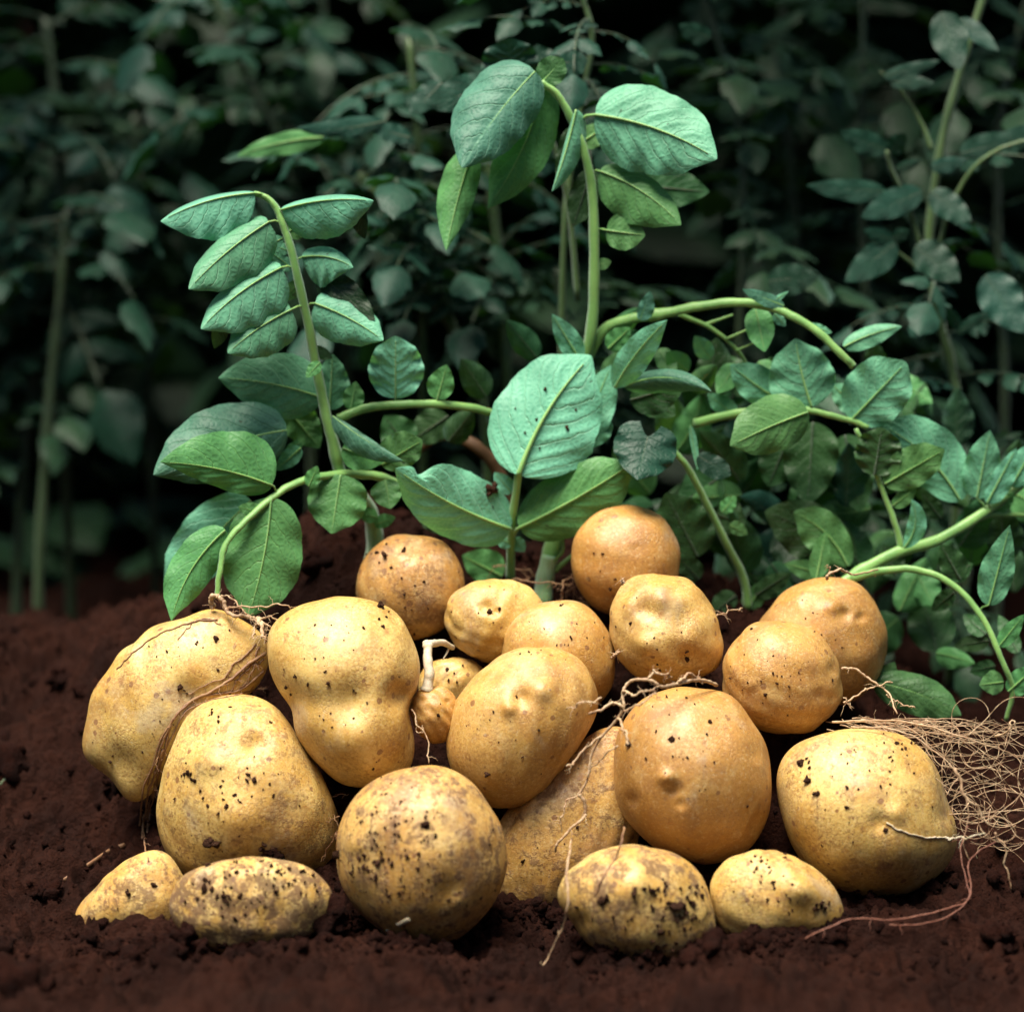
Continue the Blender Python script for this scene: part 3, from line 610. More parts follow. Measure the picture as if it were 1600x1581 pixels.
LA((500,430),(586,500),26,32,.022,.012,mat=M_LEAFD,top=True,rib=1.0,wave=9)
LA((492,474),(599,532),32,44,.018,.008,bend=5,el=26,er=24,kl=1.3,kr=1.1,a=.3,b=.5,pet=(479,479,.02))
LA((448,362),(482,352),13,17,.022,.024,rib=1.0,mat=M_LEAFG); LA((452,392),(428,384),10,9,.02,.02,rib=.8)
LA((470,440),(440,470),14,12,.02,.026,rib=.8,mat=M_LEAFG); LA((488,545),(520,560),10,10,.03,.03,rib=.8,mat=M_LEAFD)
LA((500,566),(478,590),10,10,.022,.02,rib=.8,mat=M_LEAFG)
LA((505,622),(341,591),50,52,.045,.035,bend=-7,el=14,er=12,quilt=3)
LA((515,640),(520,553),26,30,.055,.05,quilt=2,mat=M_LEAF)
LA((448,672),(240,742),58,62,.035,.02,bend=-10,el=24,er=30,quilt=4,a=.45,b=.6,top=True,mat=M_LEAF)
LA((425,758),(250,722),30,66,.015,-.004,bend=-8,el=8,er=14,mat=M_LEAFG,quilt=3,a=.42,b=.85,pet=(432,770,.018))
LA((424,778),(388,962),60,66,.016,.012,bend=6,el=16,er=14,mat=M_LEAFG,quilt=3,a=.5,b=.5)
LA((352,828),(268,970),34,36,.008,.0,bend=-14,el=14,er=10,mat=M_LEAFG,quilt=2,a=.5,b=.7)
LA((392,782),(258,912),52,50,.055,.06,mat=M_LEAF,a=.4,b=.5)
LA((345,800),(360,860),30,30,.065,.06,mat=M_LEAFG)
LA((532,742),(518,834),48,46,.035,.03,mat=M_LEAFG,a=.42,b=.6,el=8,er=10)
LA((482,760),(496,728),12,12,.022,.02,mat=M_LEAFG,rib=.8); LA((408,800),(372,792),12,12,.014,.012,mat=M_LEAFG,rib=.8)
LA((520,650),(630,720),6,26,.03,.012,bend=-4,er=16,top=True,mat=M_LEAF,rib=1.5,a=.6)
LA((535,700),(600,722),22,26,.036,.03,mat=M_LEAFG)
LA((596,726),(660,688),34,26,.04,.03,mat=M_LEAFG,quilt=3,b=.5)
LA((618,622),(618,525),42,44,.045,.035,mat=M_LEAF,quilt=5,a=.42,b=.45,pet=(618,634,.046))
LA((683,624),(698,570),22,20,.048,.045,mat=M_LEAFG,pet=(680,634,.05),rib=1.4)
LA((548,640),(556,596),16,18,.05,.05,mat=M_LEAFG,rib=1.2)
LA((602,750),(610,795),24,26,.045,.04,mat=M_LEAFG); LA((590,808),(560,802),12,12,.06,.06,mat=M_LEAFG,rib=1); LA((470,700),(430,735),14,14,.045,.05,mat=M_LEAF)
LA((585,820),(618,808),12,10,.062,.06,mat=M_LEAFG,rib=1)
LA((450,640),(500,700),30,26,.065,.07,mat=M_LEAFG); LA((470,690),(440,720),10,10,.05,.05,mat=M_LEAFG,rib=1)
LA((640,700),(600,650),30,30,.09,.09,mat=M_LEAFD); LA((700,650),(640,690),26,28,.10,.10,mat=M_LEAFD)

# --- centre front sprig with three broad leaflets
B_ = plant('upright sprig with three broad pale leaflets at the centre, stalk behind the small potatoes', 798, 900, .075)
stem(B_, [(797,905,.075),(800,850,.062),(804,790,.048),(812,735,.035)], 7.5, 6)
LB = lambda *a, **k: leaf(B_, *a, **k)
bl1 = LB((810,742),(924,556),78,90,.034,.045,bend=13,el=24,er=20,quilt=4,a=.44,b=.58,rib=5.5,m=14,n=70,tipdrop=14)
bl2 = LB((797,826),(618,732),52,58,.050,.012,bend=8,el=12,er=12,quilt=4.5,a=.42,b=.55,rib=4,bite=True,m=14,n=70,pet=(801,835,.058))
LB((812,824),(990,722),50,52,.048,.035,bend=-4,el=16,er=14,quilt=4.5,a=.45,b=.5,rib=4,mat=M_LEAFG,m=14,n=70,pet=(802,838,.058))
sa_ = Acc()
for ob_, spots in ((bl2, [(768,765,8),(772,758,6),(764,772,5),(775,768,5),(681,723,4),(770,792,2)]), (bl1, [(838,655,2.5),(852,608,3),(886,668,4),(820,676,2.5),(805,638,2),(783,612,2.5),(843,700,2),(900,640,2)])):
    me_ = ob_.data; off_ = ob_.location + B_.location
    bv_ = BVHTree.FromPolygons([v.co + off_ for v in me_.vertices], [tuple(p.vertices) for p in me_.polygons])
    for (a1, a2, rr_) in spots:
        h_ = bv_.ray_cast(*ray(a1, a2))
        if h_[0] is not None: lump(sa_, np.array(h_[0]) - FWD * rr_ * MPP * .4, rr_ * MPP, 2, .7)
link('clinging_soil', sa_.mesh('clinging_soil', np.array(B_.location)), B_, [M_CRUMB], kind='stuff')
LB((800,770),(772,738),14,14,.05,.05,rib=1.2); LB((800,850),(772,838),12,11,.06,.06,rib=1); LB((802,842),(820,862),12,11,.062,.06,rib=1,mat=M_LEAF)
LB((905,690),(955,570),30,34,.06,.06,mat=M_LEAF,rib=2)
LB((945,650),(925,700),20,24,.062,.06,mat=M_LEAF,rib=1.4)
leaf(B_, (785,900), (722,868), 26, 30, .09, .085, mat=M_LEAFG); leaf(B_, (700,820),(650,800),20,20,.09,.09,mat=M_LEAFD)

# --- tall centre stem
C_ = plant('tallest potato stem, arching over at its top with big rounded leaves', 850, 940, .08)
stem(C_, [(848,950,.08),(853,905,.078),(862,868,.078),(880,800,.08),(895,720,.085),(903,640,.08),(910,575,.07),(922,530,.062),(929,450,.055),(930,380,.05),(925,300,.045),(912,238,.04),(895,190,.038),(872,152,.036),(845,130,.036)], 13, 5.5, M_STEM, nodes=(.15, .43), n=7)
stem(C_, [(849,940,.074),(853,905,.072),(861,870,.070)], 16, 14, M_STEMP, name='stem_sheath')
stem(C_, [(862,880,.068),(880,862,.06),(878,838,.06),(862,826,.062)], 3, 1.5, M_STEM, name='tendril'); stem(C_, [(866,892,.07),(890,872,.07),(915,850,.08)], 5, 2, M_STEM, name='side_shoot')
LC = lambda *a, **k: leaf(C_, *a, **k)
LC((836,112),(722,262),52,64,.030,.012,bend=-6,el=26,er=40,kl=1.0,kr=1.2,top=True,quilt=4,a=.42,b=.5,mat=M_LEAF,rib=2.2)
LC((850,134),(762,326),44,42,.040,.045,bend=10,el=14,er=14,mat=M_LEAFG,a=.5,b=.7)
LC((738,236),(697,392),26,34,.045,.035,bend=-3,el=10,er=20,mat=M_LEAFG,a=.5,b=.9,tipdrop=-4)
LC((930,180),(1120,249),62,74,.036,.015,bend=12,el=22,er=20,quilt=4,a=.40,b=.52,pet=(904,190,.04),rib=3.6,m=14,n=70)
LC((900,172),(862,300),26,5,.035,.03,bend=3,el=26,er=8,mat=M_LEAF,rib=2.5)
LC((892,200),(872,290),24,14,.05,.05,mat=M_LEAFD)
LC((938,268),(1064,352),26,54,.044,.03,bend=10,el=14,er=16,quilt=3.5,mat=M_LEAFG,a=.42,b=.55,pet=(926,270,.048))
LC((925,265),(895,355),24,22,.055,.055,mat=M_LEAFD,b=.6)
LC((948,360),(1008,368),30,28,.046,.04,quilt=2.5,mat=M_LEAFG,a=.4,b=.55,pet=(931,358,.05))
LC((846,130),(880,92),24,22,.036,.035,mat=M_LEAFG,top=True,b=.4,a=.4)
LC((905,225),(950,195),18,20,.055,.06,mat=M_LEAFG); LC((932,415),(955,408),9,10,.052,.052,mat=M_LEAFG,rib=.8); LC((1000,290),(1108,300),34,30,.09,.09,mat=M_LEAFB)
# arching right branch
stem(C_, [(908,580,.07),(940,520,.065),(985,498,.06),(1040,489,.055),(1100,477,.05),(1160,473,.047),(1220,486,.045),(1275,518,.043),(1312,552,.042),(1335,575,.045)], 9, 5.5, nodes=(.3,))
stem(C_, [(1060,492,.06),(1110,512,.062),(1150,545,.065),(1170,575,.07)], 4, 2.5)
for (b_, e_, r_) in [((1100,508),(1145,492),3),((1135,530),(1175,512),2.5),((1150,548),(1180,535),2)]:
    stem(C_, [(*b_, .063), (*e_, .06)], r_, r_ * .6, name='side_shoot')
LC((906,562),(862,490),18,20,.06,.05,mat=M_LEAF,b=.9); LC((890,560),(905,525),16,16,.07,.07,mat=M_LEAFG)
LC((960,606),(1043,500),24,26,.05,.025,bend=6,mat=M_LEAF,a=.6,b=.85)
LC((1000,500),(1016,455),10,16,.05,.045,top=True,mat=M_LEAF,rib=1); LC((950,545),(985,512),18,18,.06,.055,mat=M_LEAFG); LC((975,520),(1000,560),24,22,.065,.055,mat=M_LEAFG)
LC((1225,478),(1160,452),12,10,.044,.04,top=True,mat=M_LEAF,rib=1.4); LC((1198,478),(1232,455),5,5,.044,.043,mat=M_LEAF,rib=1)
LC((1180,482),(1195,550),24,22,.055,.05,mat=M_LEAFG); LC((1210,490),(1228,510),8,9,.05,.05,mat=M_LEAF,rib=.8); LC((1265,508),(1300,520),7,9,.045,.045,mat=M_LEAF,rib=.8)
LC((1318,542),(1409,510),14,19,.06,.06,bend=4,el=10,mat=M_LEAF,rib=2)
for (b_, e_, w_) in [((1110,560),(1085,525),15),((1075,580),(1040,550),18),((1150,570),(1120,615),18),((1185,565),(1215,600),16),((1030,545),(1055,590),16),((940,580),(925,625),18)]:
    LC(b_, e_, w_, w_, .075, .065, mat=M_LEAF if w_ % 2 else M_LEAFG, rib=1.0, n=20, m=6)
LC((975,604),(1112,612),14,24,.05,.02,bend=18,el=10,er=30,mat=M_LEAF,top=True,a=.6)
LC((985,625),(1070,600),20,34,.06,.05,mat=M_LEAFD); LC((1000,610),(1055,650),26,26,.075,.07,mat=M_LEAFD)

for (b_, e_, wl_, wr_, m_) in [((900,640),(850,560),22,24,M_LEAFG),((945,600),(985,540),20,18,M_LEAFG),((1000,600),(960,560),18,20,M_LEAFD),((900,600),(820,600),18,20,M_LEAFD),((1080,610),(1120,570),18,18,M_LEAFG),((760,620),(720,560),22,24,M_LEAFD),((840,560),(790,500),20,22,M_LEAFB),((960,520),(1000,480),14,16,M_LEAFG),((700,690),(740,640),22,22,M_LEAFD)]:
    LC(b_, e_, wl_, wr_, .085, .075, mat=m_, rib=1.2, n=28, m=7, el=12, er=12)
# --- heart leaf sprig + olive stem
H_ = plant('olive potato stem carrying a heart shaped dusky leaf, right of the topmost potato', 1168, 940, .09)
stem(H_, [(1170,950,.09),(1160,900,.085),(1132,840,.075),(1100,780,.068),(1070,725,.06),(1052,705,.058)], 7.5, 4.5, M_STEM)
LH = lambda *a, **k: leaf(H_, *a, **k)
LH((1012,682),(996,750),50,50,.035,.02,heart=.30,el=14,er=14,top=True,mat=M_LEAFB,a=.32,b=.62,quilt=2,rib=1.2,pet=(1052,708,.058))
LH((1090,712),(1142,742),16,20,.05,.045,top=True,mat=M_LEAFB,a=.45,b=.4,rib=1); LH((1078,665),(1090,735),7,4,.05,.05,mat=M_LEAF,rib=1)
LH((1125,745),(1060,790),34,34,.09,.08,mat=M_LEAFD); LH((1090,870),(1040,770),46,46,.085,.075,mat=M_LEAFD,a=.4,b=.6)
LH((1110,800),(1165,820),34,30,.09,.09,mat=M_LEAFD); LH((1128,800),(1150,775),12,12,.07,.07,mat=M_LEAFG,rib=1); LH((1140,820),(1168,835),12,10,.07,.07,mat=M_LEAFG,rib=1)
LH((1092,905),(1060,870),18,20,.1,.1,mat=M_LEAFD); LH((1150,930),(1110,960),14,20,.09,.09,mat=M_LEAFD); LH((1160,960),(1200,905),16,16,.095,.09,mat=M_LEAFG)

# --- right sprig with the pale upright leaflets
R_ = plant('leafy sprig with a row of pale pointed leaflets above the right potatoes', 1090, 660, .075)
stem(R_, [(1085,662,.075),(1150,646,.065),(1205,641,.06),(1262,641,.055),(1320,655,.055),(1358,668,.055)], 7.5, 4)
LR = lambda *a, **k: leaf(R_, *a, **k)
LR((1268,636),(1243,529),54,50,.055,.05,bend=3,el=14,er=16,quilt=3.2,a=.45,b=.62,rib=3)
LR((1222,628),(1141,570),28,32,.065,.055,bend=2,quilt=3,a=.45,b=.6)
LR((1330,656),(1416,566),52,48,.055,.045,quilt=3.4,a=.45,b=.45,rib=2.4)
LR((1262,644),(1141,697),42,46,.045,.03,bend=-3,el=12,er=10,mat=M_LEAFG,quilt=4,a=.45,b=.55,rib=2.4)
LR((1500,782),(1376,664),40,52,.07,.06,bend=-14,mat=M_LEAF,quilt=3,a=.5,b=.5)
LR((1340,640),(1300,600),20,22,.07,.07,mat=M_LEAF); LR((1150,650),(1105,615),16,16,.075,.07,mat=M_LEAF,rib=1.2)
LR((1270,660),(1262,790),44,44,.095,.09,mat=M_LEAFD,quilt=3); LR((1320,680),(1345,800),36,40,.1,.095,mat=M_LEAFD); LR((1225,700),(1200,760),32,30,.1,.1,mat=M_LEAFD)

# --- far right plant
T_ = plant('sprawling potato plant at the right edge with an arching stem drooping over the roots', 1320, 915, .06)
stem(T_, [(1290,930,.055),(1335,900,.06),(1400,865,.062),(1465,843,.066),(1530,806,.07),(1600,754,.075),(1680,690,.08)], 10, 7.5, nodes=(.2,))
stem(T_, [(1330,905,.055),(1375,893,.05),(1430,890,.045),(1490,915,.04),(1535,965,.035),(1565,1030,.032),(1582,1078,.035),(1572,1125,.04)], 6.5, 3.5)
stem(T_, [(1408,860,.062),(1395,810,.06),(1372,745,.058),(1338,668,.055)], 5.5, 3.5)
stem(T_, [(1525,812,.07),(1560,804,.075),(1640,806,.08)], 4, 4)
LT = lambda *a, **k: leaf(T_, *a, **k)
LT((1366,742),(1378,668),36,38,.055,.05,mat=M_LEAFD,quilt=3,a=.4,b=.4,wave=9); LT((1382,756),(1476,702),34,30,.056,.045,mat=M_LEAFG,quilt=3,b=.55)
LT((1394,790),(1432,762),10,14,.058,.055,mat=M_LEAFG,rib=1.2); LT((1412,856),(1424,780),12,18,.055,.045,bend=-12,mat=M_LEAF,rib=1.8,a=.7)
LT((1526,778),(1547,672),30,28,.068,.06,quilt=3,mat=M_LEAF,pet=(1545,800,.07)); LT((1542,786),(1588,700),14,22,.068,.06,mat=M_LEAF,pet=(1550,798,.07)); LT((1580,760),(1620,690),24,22,.07,.065,mat=M_LEAF)
LT((1555,800),(1585,770),12,12,.075,.07,mat=M_LEAFG,rib=1); LT((1470,810),(1440,770),14,14,.08,.08,mat=M_LEAFD)
LT((1545,945),(1578,820),28,26,.034,.025,quilt=3,mat=M_LEAF,b=.95,pet=(1528,955,.037)); LT((1500,905),(1470,850),20,24,.06,.055,mat=M_LEAFD,quilt=3); LT((1480,900),(1520,880),16,18,.06,.06,mat=M_LEAFD)
LT((1575,1080),(1620,1040),18,22,.035,.03,mat=M_LEAFG); LT((1568,1065),(1530,1070),18,20,.035,.03,mat=M_LEAFG,rib=1.2); LT((1560,1010),(1600,960),13,14,.034,.03,mat=M_LEAFG,rib=1.2)
for (b_, e_, w_) in [((1540,990),(1505,960),15),((1545,1000),(1490,1010),14),((1555,1040),(1515,1050),13),((1490,925),(1455,955),14),((1590,1020),(1560,960),14)]:
    LT(b_, e_, w_, w_, .06, .07, mat=M_LEAFD, rib=1.2)
LT((1330,880),(1195,800),46,44,.085,.08,bend=-10,mat=M_LEAFD,a=.5,b=.5); LT((1325,885),(1240,800),36,30,.075,.07,bend=-12,mat=M_LEAFG,a=.6,b=.5)
LT((1275,905),(1290,830),16,16,.07,.07,mat=M_LEAFG); LT((1300,900),(1225,880),18,16,.08,.08,mat=M_LEAFG)
LT((1400,900),(1380,850),20,22,.08,.08,mat=M_LEAFD); LT((1180,930),(1235,895),16,18,.09,.08,mat=M_LEAFD)
rf = random.Random(21)
for (cx_, cy_, ow) in [(1010,760,H_),(1050,830,H_),(1130,700,R_),(1170,745,R_),(1220,790,R_),(1160,860,H_),(1215,860,T_),(1300,740,R_),(1340,800,R_),(1385,820,T_),(1290,870,T_),(1420,700,R_),(1455,745,R_),(1490,700,R_),(1450,880,T_),(1505,860,T_),(1550,870,T_),(1100,630,R_),(1150,610,R_),(1190,600,R_),(1390,600,R_),(1060,690,H_),(1090,940,H_),(1240,920,T_),(1180,890,H_),(1420,960,T_),(1470,1000,T_),(1590,900,T_),(1560,760,T_),(1350,880,T_),(1130,780,H_),(1250,830,T_),(985,830,H_),(1240,690,R_),(1400,770,R_)]:
    for q_ in range(2):
        an = rf.uniform(-2.6, -.5) if q_ == 0 else rf.uniform(0, 6.28); L__ = rf.uniform(62, 105); bx, by = cx_ + rf.uniform(-22, 22), cy_ + rf.uniform(-10, 34); wd = L__ * rf.uniform(.30, .40); yy = rf.uniform(.095, .14)
        leaf(ow, (bx, by), (bx + math.cos(an) * L__, by + math.sin(an) * L__), wd * rf.uniform(.5, 1), wd, yy, yy - rf.uniform(-.01, .03), bend=rf.uniform(-8, 8), el=rf.uniform(0, 26), er=rf.uniform(0, 26), kl=1.1, kr=1.1,
             mat=rf.choice([M_LEAFD, M_LEAFD, M_LEAFG, M_LEAFB]), top=rf.random() < .4, rib=1.4, n=28, m=7, wave=8)
# ground leaf tucked behind the biggest potato
G_ = thing('fallen_leaf', 'dark glossy crinkled leaf lying on the soil above the biggest right potato', 'leaf', W(1372, 1060, .03))
leaf(G_, (1365,1066), (1502,1118), 30, 34, .035, .03, bend=8, el=20, er=6, mat=M_LEAFG, top=True, quilt=4, rib=1.6, a=.5, b=.6)
leaf(G_, (1372,1076), (1398,1034), 16, 18, .04, .04, mat=M_LEAFG, top=True, rib=1.2, name='leaf')

# sprout on the tiny potato
sp = thing('sprout', 'bent pale cream sprout joining the tiny potato to the heap', 'sprout', W(668, 1080, -.03))
stem(sp, [(667,1080,-.034),(671,1055,-.034),(669,1030,-.033),(668,1006,-.030)], 8.5, 6.5, M_WHITE, name='shaft', nodes=(.04, .97), ridge=.1); stem(sp, [(663,1006,-.031),(676,1004,-.026),(694,1005,-.016),(708,1011,-.008)], 6.5, 4, M_WHITE, name='shaft', ridge=.1); stem(sp, [(703,1008,-.01),(698,1020,-.014),(692,1030,-.018)], 2, 1, M_WHITE, name='rootlet')

# brown curved dry stem behind the left foliage
db = thing('dry_stem', 'thick brown withered stem curving behind the centre left leaves', 'stem', W(660, 690, .11))
stem(db, [(655,700,.11),(680,682,.11),(710,682,.11),(745,700,.11),(775,730,.115),(800,790,.12)], 9, 11, M_DRY, name='stem')

# ------------------------------------------------------------------ roots
def wig(P, amp, seed):
    r_ = np.random.default_rng(seed); n = len(P); k = np.zeros((n, 3)); x = np.linspace(0, 1, n)
    L = np.linalg.norm(P[-1] - P[0]) / MPP
    for f in (max(2, L / 60), max(4, L / 25), max(7, L / 11)):
        for c in range(3): k[:, c] += np.sin(x * f * 6.28 + r_.uniform(0, 6.28)) * r_.uniform(.4, 1) / f * 3
    return P + k * amp * MPP * np.minimum(1, np.minimum(x, 1 - x) * 12 + .0)[:, None]
def rootpath(pts, n=10, amp=2.0, seed=0, lift=2.2):
    q = []
    for p in pts:
        y = p[2] if len(p) > 2 else hit_y(p[0], p[1]) - lift * MPP
        q.append(W(np.array(float(p[0])), np.array(float(p[1])), np.array(y)))
    C = catmull(np.array(q), n); C = wig(C, amp, seed)
    # keep lying on what is underneath where the points asked for it
    if all(len(p) < 3 for p in pts):
        for i, c in enumerate(C):
            d = (c - CAM) / np.linalg.norm(c - CAM); best = None
            for b in BVHS.values():
                h = b.ray_cast(Vector(CAM), Vector(d))
                if h[0] is not None and (best is None or h[3] < best): best = h[3]
            if best is not None and abs(best - np.linalg.norm(c - CAM)) < .012: C[i] = CAM + d * (best - lift * MPP)
    return C
def root(label, strands, mat=None, hairs=6, name='root', seed=1, cat='root'):
    a = Acc(); r_ = np.random.default_rng(seed)
    for si, (pts, r0, r1) in enumerate(strands):
        C = rootpath(pts, 10, 1.6, seed * 31 + si, max(r0, 1.2)); R = np.linspace(r0, r1, len(C)) * MPP * (1 + .18 * np.sin(np.arange(len(C)) * 1.7))
        tube(a, C, R, 6)
        for _ in range(hairs):
            i = r_.integers(1, len(C) - 1); d = r_.normal(size=3); d /= np.linalg.norm(d); l = r_.uniform(5, 22) * MPP
            P = np.array([C[i] + d * l * t + np.array([0, 0, -.3]) * l * t * t + r_.normal(size=3) * l * .05 for t in np.linspace(0, 1, 6)])
            tube(a, P, np.linspace(.55, .2, 6) * MPP, 4)
    o = a.V[0][0].copy(); ob = link(name, a.mesh(name, o), None, [mat or M_ROOT]); ob.location = o
    ob['label'] = label; ob['category'] = cat; return ob
yq = -.075
root('knotted pale root hanging down the gap from the top of the golden brown potato', [
    ([(1120,1070,-.05),(1095,1062,-.062),(1060,1068,-.072),(1035,1072,-.078),(1012,1062,-.08),(985,1065,-.075),(972,1082,-.075),(975,1105,-.077),(965,1122,-.075),(940,1150,-.072),(925,1180,-.07),(918,1215,-.07),(905,1240,-.07)], 2.8, 1.8),
    ([(975,1105,-.077),(960,1098,-.078),(935,1110,-.08),(920,1115,-.085)], 2.6, 1.6),
    ([(940,1150,-.072),(918,1165,-.078),(898,1190,-.082),(885,1197,-.084)], 1.8, 1.2),
    ([(1012,1062,-.08),(1020,1050,-.08),(1035,1052,-.08),(1050,1058,-.075)], 2.0, 1.4),
    ([(1060,1068,-.072),(1070,1055,-.07),(1085,1055,-.065),(1098,1068,-.062)], 2.2, 1.4),
    ([(972,1080,-.076),(990,1085,-.085),(1010,1080,-.088),(1030,1072,-.085)], 1.8, 1.2),
    ([(975,1110,-.077),(1000,1100,-.09),(1025,1082,-.09)], 1.6, 1.1),
    ([(965,1122,-.075),(975,1140,-.09),(982,1162,-.097)], 2.2, 1.4),
    ([(905,1240,-.07),(914,1262,-.07),(912,1280,-.07),(890,1295,-.07),(875,1312,-.07),(868,1330,-.066)], 2.8, 1.8),
    ([(905,1238,-.07),(885,1255,-.07),(878,1275,-.07),(878,1300,-.066)], 1.3, .8),
    ([(965,1165,-.09),(940,1185,-.08),(925,1200,-.074),(915,1222,-.07)], 1.3, .9),
    ([(940,1090,-.085),(905,1100,-.09),(885,1108,-.085)], 1.3, .8),
], hairs=12, seed=3)
root('single wavy root dangling to the soil between two half buried front potatoes', [([(893,1310,-.066),(888,1340,-.11),(886,1380,-.125),(887,1420,-.128),(878,1450,-.12),(862,1485,-.11),(842,1518,-.11)], 1.8, 1.0)], hairs=4, seed=4, mat=M_ROOT)
root('thin dark root lying across the lumpy half buried potato', [([(975,1292,-.1),(972,1315,-.112),(958,1345),(940,1375),(930,1400),(925,1440)], 1.5, .9)], hairs=3, seed=5, mat=M_ROOTB)
root('brown root fibres trailing down the inner side of the large curved potato', [
    ([(415,1020),(385,1040),(360,1062),(330,1080),(300,1095),(275,1118),(258,1150),(245,1185),(225,1230),(218,1290)], 2.6, 1.4),
    ([(412,1048),(380,1075),(340,1085),(305,1090),(270,1125),(250,1160),(235,1210),(225,1262),(222,1310)], 2.0, 1.1),
    ([(418,1075),(390,1080),(350,1090),(310,1100),(285,1120),(262,1165),(240,1230),(228,1280)], 1.5, 1.0),
    ([(405,1010),(398,1035),(390,1060),(375,1075)], 1.5, 1.0), ([(412,1030),(380,1052),(360,1080)], 1.3, 1.0),
    ([(400,1005),(370,1035),(352,1055),(325,1070),(290,1085)], 1.4, .8),
    ([(255,1170),(232,1240),(224,1300),(232,1345)], 2.0, 1.2), ([(268,1130),(250,1200),(236,1260),(230,1300)], 1.8, 1.2), ([(262,1150),(244,1220),(230,1290)], 1.6, 1.2)], mat=M_ROOTB, hairs=16, seed=6)
root('knobbed pale root tuft perched between the curved potato and the peanut shaped one', [
    ([(333,950,-.005),(330,937,-.008),(338,930,-.01),(346,938,-.01)], 4.2, 3.0), ([(346,935,-.01),(352,950,-.012),(368,962,-.015),(392,964,-.015),(404,968,-.01)], 3.6, 2.6),
    ([(404,968,-.01),(420,978,-.02),(436,990,-.02)], 2, 1), ([(400,965,-.01),(425,965,-.02),(446,978,-.02)], 1.6, 1), ([(355,950,-.01),(380,946,-.02),(410,950,-.02),(435,942,-.02),(455,952,-.02)], 1.5, 1),
    ([(346,930,-.01),(362,935,-.012),(378,952,-.015),(392,964,-.015)], 1.3, 1), ([(402,968,-.01),(398,985,-.02),(396,998,-.03)], 1.6, 1), ([(405,966,-.01),(410,990,-.03),(415,1005,-.03)], 3.5, 2),
    ([(392,962,-.015),(402,975,-.02),(422,985,-.02),(444,1002,-.02)],1.4,.9)], hairs=10, seed=7)
root('hairline root running along the outer crest of the large curved potato', [([(340,968),(300,972),(262,985),(225,1005),(198,1030),(182,1045)], 1.6, .9), ([(345,975),(310,968),(290,985),(278,1000)], 1.0, .6)], mat=M_ROOTB, hairs=2, seed=8)
root('fine curling thread root below the tiny sprouted potato', [([(643,1108,-.045),(650,1125,-.05),(662,1145,-.05),(670,1170,-.052),(670,1192,-.055)], 1.2, .8), ([(650,1125,-.05),(652,1140,-.05),(660,1143,-.05),(660,1133,-.05)], .7, .5)], hairs=2, seed=9)
root('pale root curling up from the top of the brownish back potato at right', [([(1292,905,.0),(1298,895,-.002),(1312,890,.0),(1330,896,.01),(1350,895,.02),(1372,890,.03)], 2.4, 1.4), ([(1298,895,0),(1294,882,0)], .8, .5)], hairs=4, seed=10)
root('forked brown root between the two right back potatoes', [([(1315,1045,-.02),(1335,1045,-.02),(1360,1062,-.02),(1385,1080,-.02),(1402,1115,-.03)], 2.2, 1.3), ([(1318,1098,-.02),(1345,1082,-.02),(1365,1072,-.02),(1395,1066,-.02)], 1.6, 1.0), ([(1385,1085,-.02),(1405,1098,-.02),(1430,1105,-.02)], 1.3, .9), ([(1318,1090,-.02),(1330,1105,-.02)], .9, .6)], hairs=6, seed=11)
root('reddish root lying on the soil from the small shiny potato to the root mass', [([(1258,1466,-.115),(1290,1450,-.118),(1330,1436,-.115),(1390,1436,-.11),(1440,1430,-.105),(1480,1418,-.10),(1508,1410,-.095),(1518,1385,-.09),(1512,1350,-.085),(1530,1330,-.08),(1555,1315,-.075)], 1.3, 1.0), ([(1390,1444,-.112),(1440,1444,-.108),(1490,1425,-.10),(1515,1400,-.095),(1505,1360,-.088),(1502,1320,-.08),(1512,1290,-.075)], .9, .8)], mat=M_ROOTR, hairs=8, seed=12)
root('thin root stretched across the face of the biggest right potato', [([(1385,1285),(1405,1296),(1430,1305),(1460,1308),(1480,1309),(1488,1309)], 1.3, 1.2), ([(1478,1309,-.085),(1500,1309,-.085),(1540,1302,-.088)], 1.2, 1.2)], mat=M_WHITE, hairs=2, seed=13)
root('few brown root ends behind the thick pale stem base', [([(800,905,.06),(830,908,.055),(870,912,.055),(895,912,.06)], 1.5, 1), ([(880,940,.06),(878,920,.055),(890,900,.06),(905,890,.06)], 1.3, .9), ([(770,885,.08),(820,890,.08),(840,900,.08)], 1.4, 1), ([(884,925,.07),(900,915,.07)], 1.2, .8), ([(905,935,.07),(920,945,.07)],1.2,.8)], mat=M_ROOTB, hairs=14, seed=14)
root('fine hair roots between the lumpy left potato and the round front one', [([(470,1318,-.03),(500,1290,-.04),(530,1275,-.06)], .9, .7), ([(505,1345,-.05),(515,1320,-.06),(530,1300,-.07)], .8, .6), ([(480,1240,-.03),(515,1245,-.03),(545,1240,-.03)], .8, .5)], mat=M_ROOTB, hairs=5, seed=15)
root('short pale root stub at the lower left edge of the knobbly dimpled potato', [([(955,1028,-.02),(962,1022,-.024),(968,1018,-.022)], 2.6, 1.4), ([(974,912,-.03),(972,905,-.034)], 2.6, 1.0), ([(1120,962,0),(1140,955,.01),(1160,950,.02)], 1.2, .8)], hairs=5, seed=16)

